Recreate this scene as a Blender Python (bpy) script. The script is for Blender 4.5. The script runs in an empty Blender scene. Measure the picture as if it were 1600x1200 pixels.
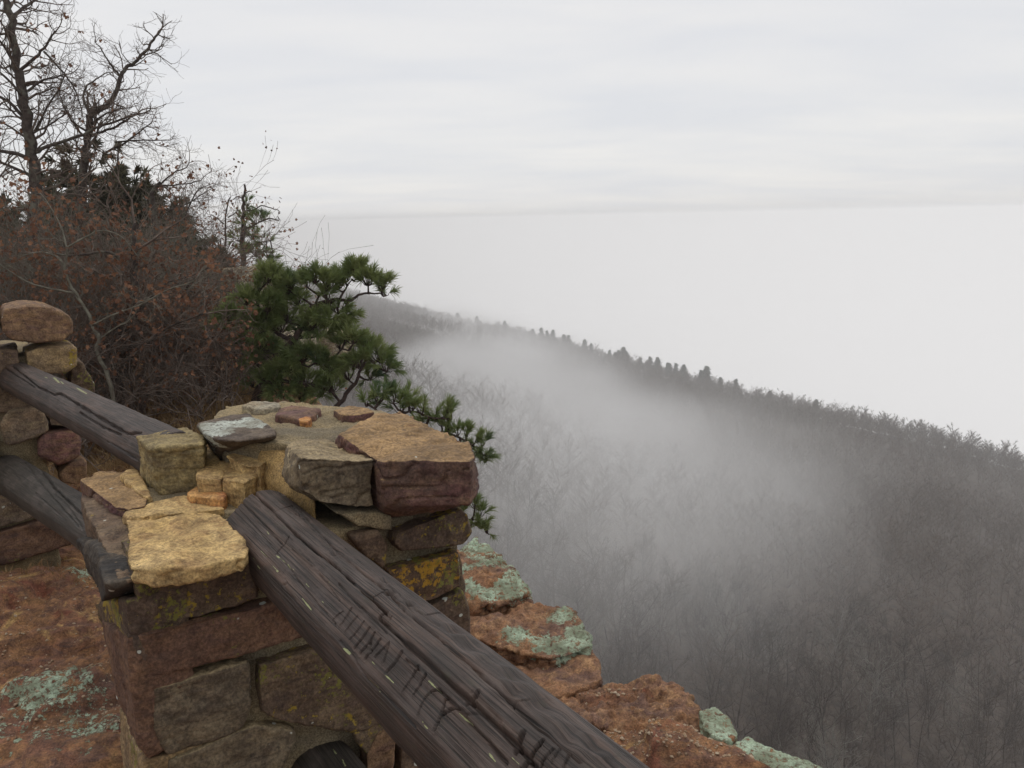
import bpy, bmesh, math, random
import numpy as np
from mathutils import Vector, Matrix
R_ = math.radians
random.seed(7); rng = np.random.default_rng(7)
scene = bpy.context.scene
COL = scene.collection
# ------------------------------------------------------------------ camera
F = 1340.0; PITCH = R_(10.98); ROLL = R_(1.17); CAM = np.array([0, 0, 1.6])
_f = np.array([0, math.cos(PITCH), -math.sin(PITCH)]); _r = np.array([1., 0, 0]); _u = np.array([0, math.sin(PITCH), math.cos(PITCH)])
CR = _r*math.cos(ROLL)-_u*math.sin(ROLL); CU = _r*math.sin(ROLL)+_u*math.cos(ROLL); CF = _f
cd = bpy.data.cameras.new('camera'); cam = bpy.data.objects.new('camera', cd); COL.objects.link(cam)
M = Matrix(((CR[0], CU[0], -CF[0], CAM[0]), (CR[1], CU[1], -CF[1], CAM[1]), (CR[2], CU[2], -CF[2], CAM[2]), (0, 0, 0, 1)))
cam.matrix_world = M
cd.sensor_fit = 'HORIZONTAL'; cd.sensor_width = 36; cd.lens = 36*F/1600; cd.clip_start = 0.05; cd.clip_end = 60000
scene.camera = cam
# ------------------------------------------------------------------ world, sun, exposure
SUN_EL, SUN_AZ = R_(66), R_(-25)     # azimuth from +Y towards +X
w = bpy.data.worlds.new('World'); scene.world = w; w.use_nodes = True
nt = w.node_tree; nt.nodes.clear()
def N(nt, t, **k):
    n = nt.nodes.new(t)
    for a, b in k.items():
        if a.startswith('_'): n.inputs[a[1:].replace('_', ' ')].default_value = b
        else: setattr(n, a, b)
    return n
out = N(nt, 'ShaderNodeOutputWorld'); bg = N(nt, 'ShaderNodeBackground')
sky = N(nt, 'ShaderNodeTexSky', sky_type='NISHITA', sun_disc=False, sun_elevation=SUN_EL, sun_rotation=SUN_AZ)
tc = N(nt, 'ShaderNodeTexCoord'); sep = N(nt, 'ShaderNodeSeparateXYZ'); nt.links.new(tc.outputs['Generated'], sep.inputs[0])
mx = N(nt, 'ShaderNodeMath', operation='ADD'); mx.inputs[1].default_value = 0.12
mab = N(nt, 'ShaderNodeMath', operation='ABSOLUTE'); nt.links.new(sep.outputs['Z'], mab.inputs[0]); nt.links.new(mab.outputs[0], mx.inputs[0])
dv = []
for s in ('X', 'Y'):
    d = N(nt, 'ShaderNodeMath', operation='DIVIDE'); nt.links.new(sep.outputs[s], d.inputs[0]); nt.links.new(mx.outputs[0], d.inputs[1]); dv.append(d)
cb = N(nt, 'ShaderNodeCombineXYZ'); nt.links.new(dv[0].outputs[0], cb.inputs[0]); nt.links.new(dv[1].outputs[0], cb.inputs[1])
mp = N(nt, 'ShaderNodeMapping'); mp.inputs['Scale'].default_value = (0.55, 1.0, 1); mp.inputs['Rotation'].default_value = (0, 0, 0.12); nt.links.new(cb.outputs[0], mp.inputs['Vector'])
nz = N(nt, 'ShaderNodeTexNoise', _Scale=1.3, _Detail=6.0, _Roughness=0.55, _Distortion=0.3); nt.links.new(mp.outputs[0], nz.inputs['Vector'])
rp = N(nt, 'ShaderNodeValToRGB'); nt.links.new(nz.outputs['Fac'], rp.inputs[0])
rp.color_ramp.elements[0].position = 0.33; rp.color_ramp.elements[0].color = (7.75, 7.83, 8.1, 1)
rp.color_ramp.elements[1].position = 0.68; rp.color_ramp.elements[1].color = (8.75, 8.62, 8.5, 1)
mixw = N(nt, 'ShaderNodeMix', data_type='RGBA'); mixw.inputs[0].default_value = 0.93
nt.links.new(sky.outputs[0], mixw.inputs[6]); nt.links.new(rp.outputs[0], mixw.inputs[7])
nt.links.new(mixw.outputs[2], bg.inputs['Color']); bg.inputs['Strength'].default_value = 0.1
nt.links.new(bg.outputs[0], out.inputs['Surface'])
sd = bpy.data.lights.new('sun', 'SUN'); sd.energy = 0.9; sd.angle = R_(30); sd.color = (1.0, 0.95, 0.87)
so = bpy.data.objects.new('sun', sd); COL.objects.link(so)
sv = Vector((math.sin(SUN_AZ)*math.cos(SUN_EL), math.cos(SUN_AZ)*math.cos(SUN_EL), math.sin(SUN_EL)))
so.rotation_euler = sv.to_track_quat('Z', 'Y').to_euler(); so.location = (0, 0, 30)
scene.view_settings.view_transform = 'Standard'; scene.view_settings.look = 'None'; scene.view_settings.gamma = 1; scene.view_settings.exposure = 0.0
cy = scene.cycles
cy.use_denoising = True
try: cy.denoiser = 'OPENIMAGEDENOISE'
except Exception: pass
cy.max_bounces = 6; cy.diffuse_bounces = 3; cy.volume_bounces = 4; cy.transparent_max_bounces = 6; cy.caustics_reflective = False; cy.caustics_refractive = False
# ------------------------------------------------------------------ projection helpers
def ray(x, y): return CR*(x-800)/F+CU*(600-y)/F+CF
def onz(x, y, z): d = ray(x, y); return CAM+d*((z-CAM[2])/d[2])
def aty(x, y, Y): d = ray(x, y); return CAM+d*(Y/d[1])
def onplane(x, y, p, n): d = ray(x, y); return CAM+d*(np.dot(p-CAM, n)/np.dot(d, n))
def unit(v): v = np.asarray(v, float); return v/(np.linalg.norm(v)+1e-12)
# ------------------------------------------------------------------ numpy noise
def _h(i, j, k, s):
    h = (i*374761393 + j*668265263 + k*2147483647 + s*1274126177) & 0xFFFFFFFF
    h = ((h ^ (h >> 13))*1274126177) & 0xFFFFFFFF
    h = ((h ^ (h >> 16))*2246822519) & 0xFFFFFFFF
    return ((h ^ (h >> 15)) & 0xFFFFFF)/8388607.5-1.0
def vn(P, s=0):
    I = np.floor(P).astype(np.int64); f = P-I; f = f*f*f*(f*(f*6-15)+10); i, j, k = I.T; x, y, z = f.T
    r = 0
    for a in (0, 1):
        for b in (0, 1):
            for c in (0, 1):
                r = r+_h(i+a, j+b, k+c, s)*(x if a else 1-x)*(y if b else 1-y)*(z if c else 1-z)
    return r
def fbm(P, f, o=4, s=0, g=0.5):
    r = np.zeros(len(P)); a = 1.0
    for q in range(o): r += a*vn(P*f+q*17.3, s+q); a *= g; f *= 2.03
    return r
def ridged(P, f, o=4, s=0):
    r = np.zeros(len(P)); a = 1.0
    for q in range(o): r += a*(1-2*np.abs(vn(P*f+q*9.1, s+q))); a *= .5; f *= 2.1
    return r
def sstep(a, b, x): t = np.clip((x-a)/(b-a), 0, 1); return t*t*(3-2*t)
# ------------------------------------------------------------------ object helpers
def tag(o, label=None, cat=None, group=None, kind=None):
    for k, v in (('label', label), ('category', cat), ('group', group), ('kind', kind)):
        if v: o[k] = v
    return o
def empty(name, loc, label, cat, group=None):
    o = bpy.data.objects.new(name, None); o.location = tuple(loc); o.empty_display_size = .2; COL.objects.link(o); return tag(o, label, cat, group)
def mesh_np(name, V, Fc, mat, parent=None, smooth=True, uv=None, attrs=None, label=None):
    """V (n,3) world coordinates; Fc (m,3|4) int array or list of arrays"""
    V = np.asarray(V, np.float64)
    if parent is not None: V = V-np.array(parent.location)
    me = bpy.data.meshes.new(name)
    Fs = Fc if isinstance(Fc, list) else [Fc]
    Fs = [np.asarray(q) for q in Fs if len(q)]
    me.vertices.add(len(V)); me.vertices.foreach_set('co', V.astype(np.float32).ravel())
    lv = np.concatenate([q.ravel() for q in Fs]).astype(np.int32)
    tot = np.concatenate([np.full(len(q), q.shape[1], np.int32) for q in Fs])
    me.loops.add(len(lv)); me.loops.foreach_set('vertex_index', lv)
    st = np.concatenate([[0], np.cumsum(tot)[:-1]]).astype(np.int32)
    me.polygons.add(len(tot)); me.polygons.foreach_set('loop_start', st)
    me.update(calc_edges=True); me.validate()
    me.polygons.foreach_set('use_smooth', np.full(len(me.polygons), smooth, dtype=bool))
    if uv is not None:
        l = me.uv_layers.new(name='UVMap'); l.data.foreach_set('uv', uv[lv].astype(np.float32).ravel())
    for k, a in (attrs or {}).items():
        at = me.attributes.new(k, 'FLOAT', 'POINT'); at.data.foreach_set('value', a.astype(np.float32))
    me.materials.append(mat)
    o = bpy.data.objects.new(name, me); COL.objects.link(o)
    if parent is not None: o.parent = parent
    if label: o['label'] = label
    return o
def grid_faces(n, m, wrap=False):
    i = np.arange(n-1)[:, None]; j = np.arange(m if wrap else m-1)[None, :]; j2 = (j+1) % m
    a = i*m+j; b = i*m+j2; c = (i+1)*m+j2; d = (i+1)*m+j
    return np.stack([a+0*j, b, c, d], -1).reshape(-1, 4)
# ------------------------------------------------------------------ materials
def newmat(name):
    m = bpy.data.materials.new(name); m.use_nodes = True; t = m.node_tree; b = t.nodes['Principled BSDF']; return m, t, b
def L(t, a, b): t.links.new(a, b)
def mixc(t, fac, a, b, blend='MIX'):
    n = N(t, 'ShaderNodeMix', data_type='RGBA', blend_type=blend)
    for i, v in ((0, fac), (6, a), (7, b)):
        if hasattr(v, 'is_linked') or hasattr(v, 'links'): L(t, v, n.inputs[i])
        else: n.inputs[i].default_value = v if i == 0 else (*v, 1)
    return n.outputs[2]
def ramp(t, src, lo, hi, a=0., b=1.):
    n = N(t, 'ShaderNodeMapRange', interpolation_type='SMOOTHSTEP'); L(t, src, n.inputs[0])
    n.inputs[1].default_value = lo; n.inputs[2].default_value = hi; n.inputs[3].default_value = a; n.inputs[4].default_value = b
    return n.outputs[0]
def noise(t, vec, scale, detail=4., rough=.6, dist=0.):
    n = N(t, 'ShaderNodeTexNoise', _Scale=scale, _Detail=detail, _Roughness=rough, _Distortion=dist); L(t, vec, n.inputs['Vector']); return n.outputs['Fac']
def mul(t, a, b, op='MULTIPLY'):
    n = N(t, 'ShaderNodeMath', operation=op)
    for i, v in ((0, a), (1, b)):
        if isinstance(v, (int, float)): n.inputs[i].default_value = v
        else: L(t, v, n.inputs[i])
    return n.outputs[0]
def obj_vec(t, off=(0, 0, 0), sc=(1, 1, 1)):
    c = N(t, 'ShaderNodeTexCoord'); m = N(t, 'ShaderNodeMapping'); L(t, c.outputs['Object'], m.inputs[0])
    m.inputs['Location'].default_value = off; m.inputs['Scale'].default_value = sc; return m.outputs[0]
def lichen_layer(t, col, vec, color, scale, thr, amt_vec_scale=3., soft=.05, attr=None):
    big = noise(t, vec, amt_vec_scale, 3.); fine = noise(t, vec, scale, 6., .7)
    s = mul(t, mul(t, big, .9), fine, 'ADD')
    if attr:
        a = N(t, 'ShaderNodeAttribute', attribute_name=attr); s = mul(t, s, mul(t, a.outputs['Fac'], .7), 'ADD')
    f = ramp(t, s, thr, thr+soft)
    return mixc(t, f, col, color), f
_sm = {}
def stone_mat(key, c1, c2, c3, dark=(.05, .035, .03), yl=0, wl=0, gl=0, gattr=False, strata=.4, seed=0, bump=.5, gcol=(.47, .58, .43), c4=None, topc=None, ycol=(.27, .19, .025)):
    if key in _sm: return _sm[key]
    m, t, b = newmat('stone_'+key)
    v = obj_vec(t, (seed*3.7, seed*1.3, seed*2.1)); vs = obj_vec(t, (seed, 0, 0), (1, 1, 3.5))
    a = noise(t, v, 5.5, 5., .6, .6); c = noise(t, vs, 13, 6., .65, .8); g = noise(t, v, 160, 3., .7); md = noise(t, v, 24, 6., .75, .3)
    col = mixc(t, ramp(t, a, .36, .62), c1, c2)
    col = mixc(t, ramp(t, c, .42, .7), col, c3)
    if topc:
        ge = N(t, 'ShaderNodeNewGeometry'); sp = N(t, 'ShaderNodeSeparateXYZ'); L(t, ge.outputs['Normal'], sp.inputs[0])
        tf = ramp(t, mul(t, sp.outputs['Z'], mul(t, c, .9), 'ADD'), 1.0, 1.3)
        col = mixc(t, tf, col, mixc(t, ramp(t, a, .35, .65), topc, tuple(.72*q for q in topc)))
    if c4: col = mixc(t, ramp(t, noise(t, v, 3.2, 5., .65, 1.), .56, .66), col, c4); col = mixc(t, ramp(t, noise(t, v, 2.3, 5., .6, 1.5), .58, .68), col, (.44, .28, .11))
    pits = noise(t, v, 42, 5., .7)
    col = mixc(t, mul(t, ramp(t, pits, .54, .74), .75), col, dark)
    big = noise(t, v, 2.6, 4., .6)
    col = mixc(t, mul(t, ramp(t, big, .5, .72), .45), col, dark)
    col = mixc(t, 1., col, mixc(t, ramp(t, md, .32, .68), (.62, .60, .60), (1.32, 1.32, 1.28)), 'MULTIPLY')
    gr = mixc(t, ramp(t, g, .3, .7), (.55, .55, .55), (1.45, 1.45, 1.45)); col = mixc(t, .8, col, gr, 'MULTIPLY')
    lf = None
    if yl:
        col, _ = lichen_layer(t, col, obj_vec(t, (seed*2+5, 3, 1)), ycol, 48, 1.22-.16*yl, 4.2, .06)
        col, _ = lichen_layer(t, col, obj_vec(t, (seed*2+9, 1, 1)), (.16, .15, .03), 75, 1.2-.12*yl, 6, .08)
    if wl:
        vo = N(t, 'ShaderNodeTexVoronoi', _Scale=24.); vo.inputs['Randomness'].default_value = 1; vw = noise(t, v, 30, 3.)
        L(t, obj_vec(t, (seed*5, 2, 7)), vo.inputs['Vector'])
        d = mul(t, vo.outputs['Distance'], mul(t, vw, .35), 'ADD'); cs = N(t, 'ShaderNodeSeparateColor'); L(t, vo.outputs['Color'], cs.inputs[0])
        size = ramp(t, cs.outputs[0], .80-.22*wl, 1., 0, .26)
        f = ramp(t, mul(t, mul(t, size, .12, 'ADD'), d, 'SUBTRACT'), 0.0, .04)
        f = mul(t, f, ramp(t, cs.outputs[0], .79-.22*wl, .8-.22*wl))
        col = mixc(t, f, col, (.5, .52, .46))
    if gl or gattr:
        thr = 1.57-.25*gl if not gattr else 1.77
        vv = obj_vec(t, (seed*2+3, 7, 4)); fine = noise(t, vv, 150, 4., .75)
        gc = mixc(t, ramp(t, fine, .35, .65), tuple(.6*q for q in gcol), tuple(1.2*q for q in gcol))
        bigg = noise(t, vv, 5., 3.); f1 = noise(t, vv, 38, 5., .75); s = mul(t, bigg, mul(t, f1, 1.5), 'ADD')
        if gattr:
            at = N(t, 'ShaderNodeAttribute', attribute_name='lichen'); s = mul(t, s, at.outputs['Fac'], 'ADD')
        lf = ramp(t, s, thr, thr+.1); lf = mul(t, lf, ramp(t, noise(t, vv, 62, 6., .7, .8), .36, .5))
        gc = mixc(t, ramp(t, noise(t, vv, 11, 4., .6), .35, .65), gc, (gcol[0]*.5, gcol[1]*.46, gcol[2]*.42)); col = mixc(t, lf, col, gc)
    L(t, col, b.inputs['Base Color'])
    b.inputs['Roughness'].default_value = .82; b.inputs['Specular IOR Level'].default_value = .35
    hb = mul(t, mul(t, c, .8*strata), mul(t, pits, -.35), 'ADD'); hb = mul(t, hb, mul(t, g, .10), 'ADD'); hb = mul(t, hb, mul(t, a, .3), 'ADD'); hb = mul(t, hb, mul(t, md, .6), 'ADD')
    if lf is not None: hb = mul(t, hb, mul(t, mul(t, lf, fine), .5), 'ADD')
    bp = N(t, 'ShaderNodeBump', _Strength=bump, _Distance=.012); L(t, hb, bp.inputs['Height']); L(t, bp.outputs[0], b.inputs['Normal'])
    _sm[key] = m; return m
YEL = stone_mat('tan', (.42, .285, .12), (.50, .355, .165), (.29, .18, .08), dark=(.12, .075, .04), seed=1, strata=.8)
YELD = stone_mat('tan_lichened', (.30, .21, .10), (.24, .17, .10), (.17, .11, .06), yl=.9, wl=.6, seed=2)
OLV = stone_mat('olive', (.23, .18, .085), (.29, .22, .10), (.17, .13, .07), dark=(.06, .045, .03), seed=3, strata=.6)
PUR = stone_mat('purple', (.135, .07, .06), (.18, .08, .07), (.22, .13, .075), dark=(.045, .03, .028), seed=4, wl=.25)
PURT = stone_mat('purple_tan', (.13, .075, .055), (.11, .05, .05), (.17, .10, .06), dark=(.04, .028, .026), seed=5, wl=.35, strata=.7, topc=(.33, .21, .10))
BRN = stone_mat('brown', (.13, .085, .055), (.17, .12, .075), (.09, .06, .045), seed=6, yl=.35, wl=.7)
BRNY = stone_mat('brown_yellow', (.095, .062, .042), (.14, .098, .06), (.075, .048, .036), seed=7, yl=1.1, wl=.9)
RED = stone_mat('red', (.125, .068, .045), (.17, .095, .055), (.105, .06, .045), dark=(.07, .035, .03), seed=8, yl=.2, wl=.5)
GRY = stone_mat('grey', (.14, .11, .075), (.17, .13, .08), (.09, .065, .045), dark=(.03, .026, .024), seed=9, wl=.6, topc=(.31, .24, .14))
DRKW = stone_mat('dark_whitecap', (.10, .075, .055), (.13, .10, .075), (.08, .06, .05), seed=10, gattr=True, gcol=(.50, .53, .47))
ORG = stone_mat('orange', (.45, .2, .06), (.5, .3, .12), (.3, .12, .05), seed=11, strata=.9)
ROSE = stone_mat('rose', (.19, .115, .065), (.25, .155, .08), (.14, .08, .06), seed=12, wl=.8)
LGRN = stone_mat('ledge', (.15, .085, .065), (.24, .12, .06), (.32, .185, .095), dark=(.08, .045, .035), seed=13, gattr=True, strata=1.1, bump=.8)
GROUNDR = stone_mat('ground', (.19, .085, .05), (.28, .145, .065), (.13, .07, .052), dark=(.045, .025, .02), c4=(.20, .07, .04), seed=14, gattr=True, strata=1., bump=.9)
LGW = stone_mat('pale_lichened', (.2, .14, .09), (.15, .11, .08), (.26, .2, .12), seed=15, yl=.4, wl=1.1, gl=.3, gcol=(.42, .45, .38))
BOUL = stone_mat('boulder', (.36, .33, .25), (.3, .25, .16), (.24, .17, .10), seed=16, gl=.5, gcol=(.40, .44, .36))
BLK = stone_mat('black_weathered', (.035, .031, .029), (.075, .058, .042), (.022, .020, .020), dark=(.012, .011, .012), seed=31, wl=.3, strata=1.2)
def mortar_mat(ca=(.14, .115, .075), cb_=(.28, .215, .115)):
    m, t, b = newmat('mortar'); v = obj_vec(t)
    a = noise(t, v, 4, 4.); g = noise(t, v, 230, 2., .8); g2 = noise(t, v, 30, 5., .7)
    col = mixc(t, ramp(t, a, .35, .65), ca, cb_); col = mixc(t, mul(t, ramp(t, g2, .5, .75), .6), col, (.11, .085, .06))
    gr = mixc(t, ramp(t, g, .3, .7), (.5, .5, .5), (1.5, 1.5, 1.5)); col = mixc(t, .9, col, gr, 'MULTIPLY')
    L(t, col, b.inputs['Base Color']); b.inputs['Roughness'].default_value = .95
    h = mul(t, mul(t, g, .25), g2, 'ADD'); bp = N(t, 'ShaderNodeBump', _Strength=.6, _Distance=.008); L(t, h, bp.inputs['Height']); L(t, bp.outputs[0], b.inputs['Normal'])
    return m
MORT = mortar_mat(); MORTY = mortar_mat((.26, .17, .07), (.42, .27, .10))
def wood_mat(name, base=(.084, .058, .048), dark=(.019, .013, .011), warm=(.13, .076, .053)):
    m, t, b = newmat(name)
    u = N(t, 'ShaderNodeUVMap'); mp = N(t, 'ShaderNodeMapping'); L(t, u.outputs[0], mp.inputs[0]); mp.inputs['Scale'].default_value = (6, 210, 1)
    mp2 = N(t, 'ShaderNodeMapping'); L(t, u.outputs[0], mp2.inputs[0]); mp2.inputs['Scale'].default_value = (2.2, 42, 1)
    mp3 = N(t, 'ShaderNodeMapping'); L(t, u.outputs[0], mp3.inputs[0]); mp3.inputs['Scale'].default_value = (75, 26, 1)
    g = noise(t, mp.outputs[0], 1., 6., .7, .08); g2 = noise(t, mp2.outputs[0], 1., 5., .6, .06); g3 = noise(t, mp3.outputs[0], 1., 4., .6, .5)
    mp4 = N(t, 'ShaderNodeMapping'); L(t, u.outputs[0], mp4.inputs[0]); mp4.inputs['Scale'].default_value = (7, 16, 1)
    big = noise(t, mp4.outputs[0], 1., 5., .6)
    col = mixc(t, ramp(t, g, .35, .68), dark, base); col = mixc(t, mul(t, ramp(t, g2, .45, .7), .6), col, warm)
    col = mixc(t, mul(t, ramp(t, g3, .55, .75), .4), col, tuple(.5*q for q in dark))
    col = mixc(t, mul(t, ramp(t, big, .46, .66), .6), col, (.032, .025, .021)); col = mixc(t, mul(t, ramp(t, big, .52, .36), .35), col, (.12, .095, .085))
    gre = noise(t, mp4.outputs[0], 2.4, 4., .6); col = mixc(t, mul(t, ramp(t, gre, .58, .75), .35), col, (.055, .06, .03))
    mp5 = N(t, 'ShaderNodeMapping'); L(t, u.outputs[0], mp5.inputs[0]); mp5.inputs['Scale'].default_value = (3.5, 300, 1)
    gl_ = noise(t, mp5.outputs[0], 1., 3., .6, .05); col = mixc(t, mul(t, ramp(t, gl_, .56, .62), .8), col, (.012, .010, .009))
    at = N(t, 'ShaderNodeAttribute', attribute_name='lichen'); f = ramp(t, mul(t, at.outputs['Fac'], mul(t, g3, 1.5), 'ADD'), 1.35, 1.6)
    col = mixc(t, mul(t, f, .85), col, (.30, .32, .15))
    L(t, col, b.inputs['Base Color']); b.inputs['Roughness'].default_value = .62; b.inputs['Specular IOR Level'].default_value = .4
    h = mul(t, mul(t, g, .55), mul(t, g2, .35), 'ADD'); h = mul(t, h, mul(t, g3, .12), 'ADD'); h = mul(t, h, mul(t, ramp(t, gl_, .54, .62), -.5), 'ADD')
    bp = N(t, 'ShaderNodeBump', _Strength=.6, _Distance=.005); L(t, h, bp.inputs['Height']); L(t, bp.outputs[0], b.inputs['Normal'])
    return m
WOOD = wood_mat('weathered_wood'); WOODD = wood_mat('dark_weathered_wood', (.06, .05, .04), (.02, .017, .014), (.08, .062, .05))
def simple(name, c1, c2, scale=8., rough=.85, sc=(1, 1, 1), bump=0., trans=0, hue_obj=False, c3=None):
    m, t, b = newmat(name); v = obj_vec(t, (0, 0, 0), sc); n = noise(t, v, scale, 4.)
    col = mixc(t, ramp(t, n, .35, .65), c1, c2)
    if c3: col = mixc(t, ramp(t, noise(t, v, scale*.37, 3.), .5, .7), col, c3)
    if hue_obj:
        oi = N(t, 'ShaderNodeObjectInfo'); k = ramp(t, oi.outputs['Random'], 0, 1, .6, 1.5)
        cbn = N(t, 'ShaderNodeCombineColor'); [L(t, k, cbn.inputs[i]) for i in range(3)]
        col = mixc(t, 1., col, cbn.outputs[0], 'MULTIPLY')
    L(t, col, b.inputs['Base Color']); b.inputs['Roughness'].default_value = rough; b.inputs['Specular IOR Level'].default_value = .25
    if bump:
        bp = N(t, 'ShaderNodeBump', _Strength=bump, _Distance=.01); L(t, n, bp.inputs['Height']); L(t, bp.outputs[0], b.inputs['Normal'])
    if trans:
        tr = N(t, 'ShaderNodeBsdfTranslucent'); L(t, col, tr.inputs[0]); ms = N(t, 'ShaderNodeMixShader'); ms.inputs[0].default_value = trans
        L(t, b.outputs[0], ms.inputs[1]); L(t, tr.outputs[0], ms.inputs[2]); L(t, ms.outputs[0], t.nodes['Material Output'].inputs[0])
    return m
BARK = simple('oak_bark', (.055, .042, .038), (.10, .08, .068), 30, bump=.6, c3=(.15, .145, .115))
BARKG = simple('lichened_bark', (.12, .11, .085), (.20, .19, .15), 25, bump=.5)
BARKP = simple('pine_bark', (.04, .03, .028), (.08, .055, .045), 25, bump=.6)
TWIG = simple('twig_bark', (.10, .074, .060), (.20, .16, .132), 9)
LEAFB = simple('dead_leaf', (.15, .075, .05), (.27, .14, .08), 6, trans=.3, c3=(.09, .055, .042))
NEED = simple('pine_needle', (.15, .20, .07), (.25, .29, .11), 5, rough=.5, trans=.3, c3=(.06, .11, .06))
NEEDJ = simple('cedar_foliage', (.06, .062, .035), (.105, .095, .055), 4, c3=(.12, .08, .05))
NEEDF = simple('far_pine_foliage', (.03, .045, .025), (.05, .065, .03), .6)
GRASS = simple('dry_grass', (.24, .15, .07), (.38, .26, .13), 6, trans=.2, c3=(.2, .10, .05))
FTW = simple('forest_bark', (.055, .042, .034), (.105, .082, .066), .8, hue_obj=True)
FTL = simple('forest_bark_pale', (.16, .15, .13), (.26, .25, .22), .8)
LITTER = simple('forest_floor', (.062, .047, .037), (.092, .07, .054), 1.3, c3=(.04, .032, .027), bump=.3)
# ------------------------------------------------------------------ stone builder
def hull_stone(name, pts, mat, parent, vox=.004, rnd=3, amp=.008, seed=0, label=None, lich=None, strata=0., chips=1., rough=.35):
    bm = bmesh.new()
    for p in pts: bm.verts.new(tuple(p))
    bmesh.ops.convex_hull(bm, input=bm.verts)
    me = bpy.data.meshes.new('tmp'); bm.to_mesh(me); bm.free(); o = bpy.data.objects.new('tmp', me); COL.objects.link(o)
    r = o.modifiers.new('r', 'REMESH'); r.mode = 'VOXEL'; r.voxel_size = vox; r.adaptivity = 0
    s = o.modifiers.new('s', 'SMOOTH'); s.factor = .5; s.iterations = rnd
    dg = bpy.context.evaluated_depsgraph_get(); ev = o.evaluated_get(dg); m2 = ev.to_mesh()
    n = len(m2.vertices); V = np.empty(n*3, np.float32); m2.vertices.foreach_get('co', V); V = V.reshape(-1, 3).astype(float)
    Nn = np.empty(n*3, np.float32); m2.vertices.foreach_get('normal', Nn); Nn = Nn.reshape(-1, 3).astype(float)
    q = np.empty(len(m2.loops), np.int32); m2.loops.foreach_get('vertex_index', q); Fc = q.reshape(-1, 4)
    ev.to_mesh_clear(); bpy.data.objects.remove(o); bpy.data.meshes.remove(me)
    P = V+seed*7.77; sc = amp/.008
    d = amp*.9*fbm(P, 7/max(1, sc**.5), 3, seed)+amp*.42*chips*np.minimum(0, ridged(P, 14, 3, seed+5)-.5)+amp*.16*fbm(P, 60, 3, seed+9)
    d += amp*rough*(.45*fbm(P, 34, 3, seed+13)+.5*np.minimum(0, ridged(P, 26, 3, seed+15)-.35))
    Ps = P*np.array([1, 1, 5.]); lay = np.abs(vn(Ps*9+fbm(P, 4, 2, 3)[:, None]*.7, seed+2)); d -= amp*(strata+.25)*(1-sstep(0, .16, lay))*(1-np.abs(Nn[:, 2]))
    top = sstep(.3, .9, Nn[:, 2]); st = vn(P*np.array([9, 9, 9.]), seed+3); d += top*amp*(.35)*sstep(-.02, .06, st)*strata
    V2 = V+Nn*d[:, None]
    attrs = {'lichen': np.zeros(n)}
    if lich:
        a = np.zeros(n); wob = fbm(V, 9, 3, seed+20)*.3
        for (c, rad) in lich:
            dd = np.linalg.norm(V2-np.asarray(c), axis=1)/rad; a = np.maximum(a, np.clip(1.25-dd+wob, 0, 1))
        attrs['lichen'] = a*.95
    return mesh_np(name, V2, Fc, mat, parent, attrs=attrs, label=label)
# ------------------------------------------------------------------ pillar
AZ = R_(57.7); EU = np.array([math.sin(AZ), math.cos(AZ), 0]); EV = np.array([-EU[1], EU[0], 0]); EZ = np.array([0, 0, 1.])
PP = onz(200, 890, .93); PP[2] = 0
def W(u, v, z, P=PP): return P+EU*u+EV*v+EZ*z
def uvz(Q, P=PP): q = Q-P; return q@EU, q@EV, q[2]
def T(px, z): return [onz(x, y, z) for x, y in px]
def Fp(px, v, P=PP): return [onplane(x, y, P+EV*v, EV) for x, y in px]
def Lp(px, u, P=PP):
    r = []
    for x, y in px:
        q = onplane(x, y, P+EU*u, EU); a, b, c = uvz(q, P); r.append(W(u, min(.74, max(-.012, b)), min(c, .915), P))
    return r
def down(pts, zb, k=1.):
    c = np.mean(pts, axis=0); r = []
    for p in pts: q = c+(p-c)*k; q = q.copy(); q[2] = zb; r.append(q)
    return r
def push(pts, d, k=1.):
    c = np.mean(pts, axis=0); return [c+(p-c)*k+d for p in pts]
pil = empty('stone_pillar', W(.39, .36, 0), 'square rubble stone fence pillar with a broken uneven top, largest and nearest masonry', 'pillar')
sid = [0]
def top_stone(px, zt, zb, mat, k=1., label=None, parent=None, **kw):
    sid[0] += 1; t = T(px, zt); return hull_stone('stone', t+down(t, zb, k), mat, parent or pil, seed=sid[0], label=label, **kw)
def face_stone(px, pr, mat, dep=.14, label=None, parent=None, P=PP, k=.96, **kw):
    sid[0] += 1; t = Fp(px, -pr, P); t2 = push(Fp(px, -pr+.012, P), 0, 1.0); t = push(t, 0, .965)
    return hull_stone('stone', t+t2+push(t2, EV*dep, k), mat, parent or pil, seed=sid[0], label=label, **kw)
# mortar core: lower body and raised back part
core_pts = [W(u, v, z) for u in (.03, .76) for v in (.028, .70) for z in (-.3, .905)]
hull_stone('mortar_core', core_pts, MORT, pil, vox=.008, rnd=2, amp=.012, seed=90, chips=.6)
raised = T([(330, 655), (352, 634), (440, 629), (500, 634), (560, 634), (600, 642), (640, 662), (715, 694), (600, 698), (520, 700), (450, 692), (432, 690), (350, 690)], 1.045)
hull_stone('mortar_cap', raised+down(raised, .88, 1.0), MORT, pil, vox=.005, rnd=3, amp=.013, seed=91, chips=.9)
slope = T([(436, 684), (456, 690), (474, 712), (400, 700)], 1.03)+T([(400, 745), (432, 752), (470, 778), (490, 785)], .965)
hull_stone('mortar_fillet', slope+down(slope, .88, 1.0), MORTY, pil, vox=.004, rnd=14, amp=.010, seed=92, chips=.6)
flat = T([(200, 790), (232, 752), (330, 742), (470, 748), (470, 780), (380, 800), (350, 800)], .928)
hull_stone('mortar_bed', flat+down(flat, .85), MORT, pil, vox=.005, rnd=4, amp=.010, seed=93, chips=.6)
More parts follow.
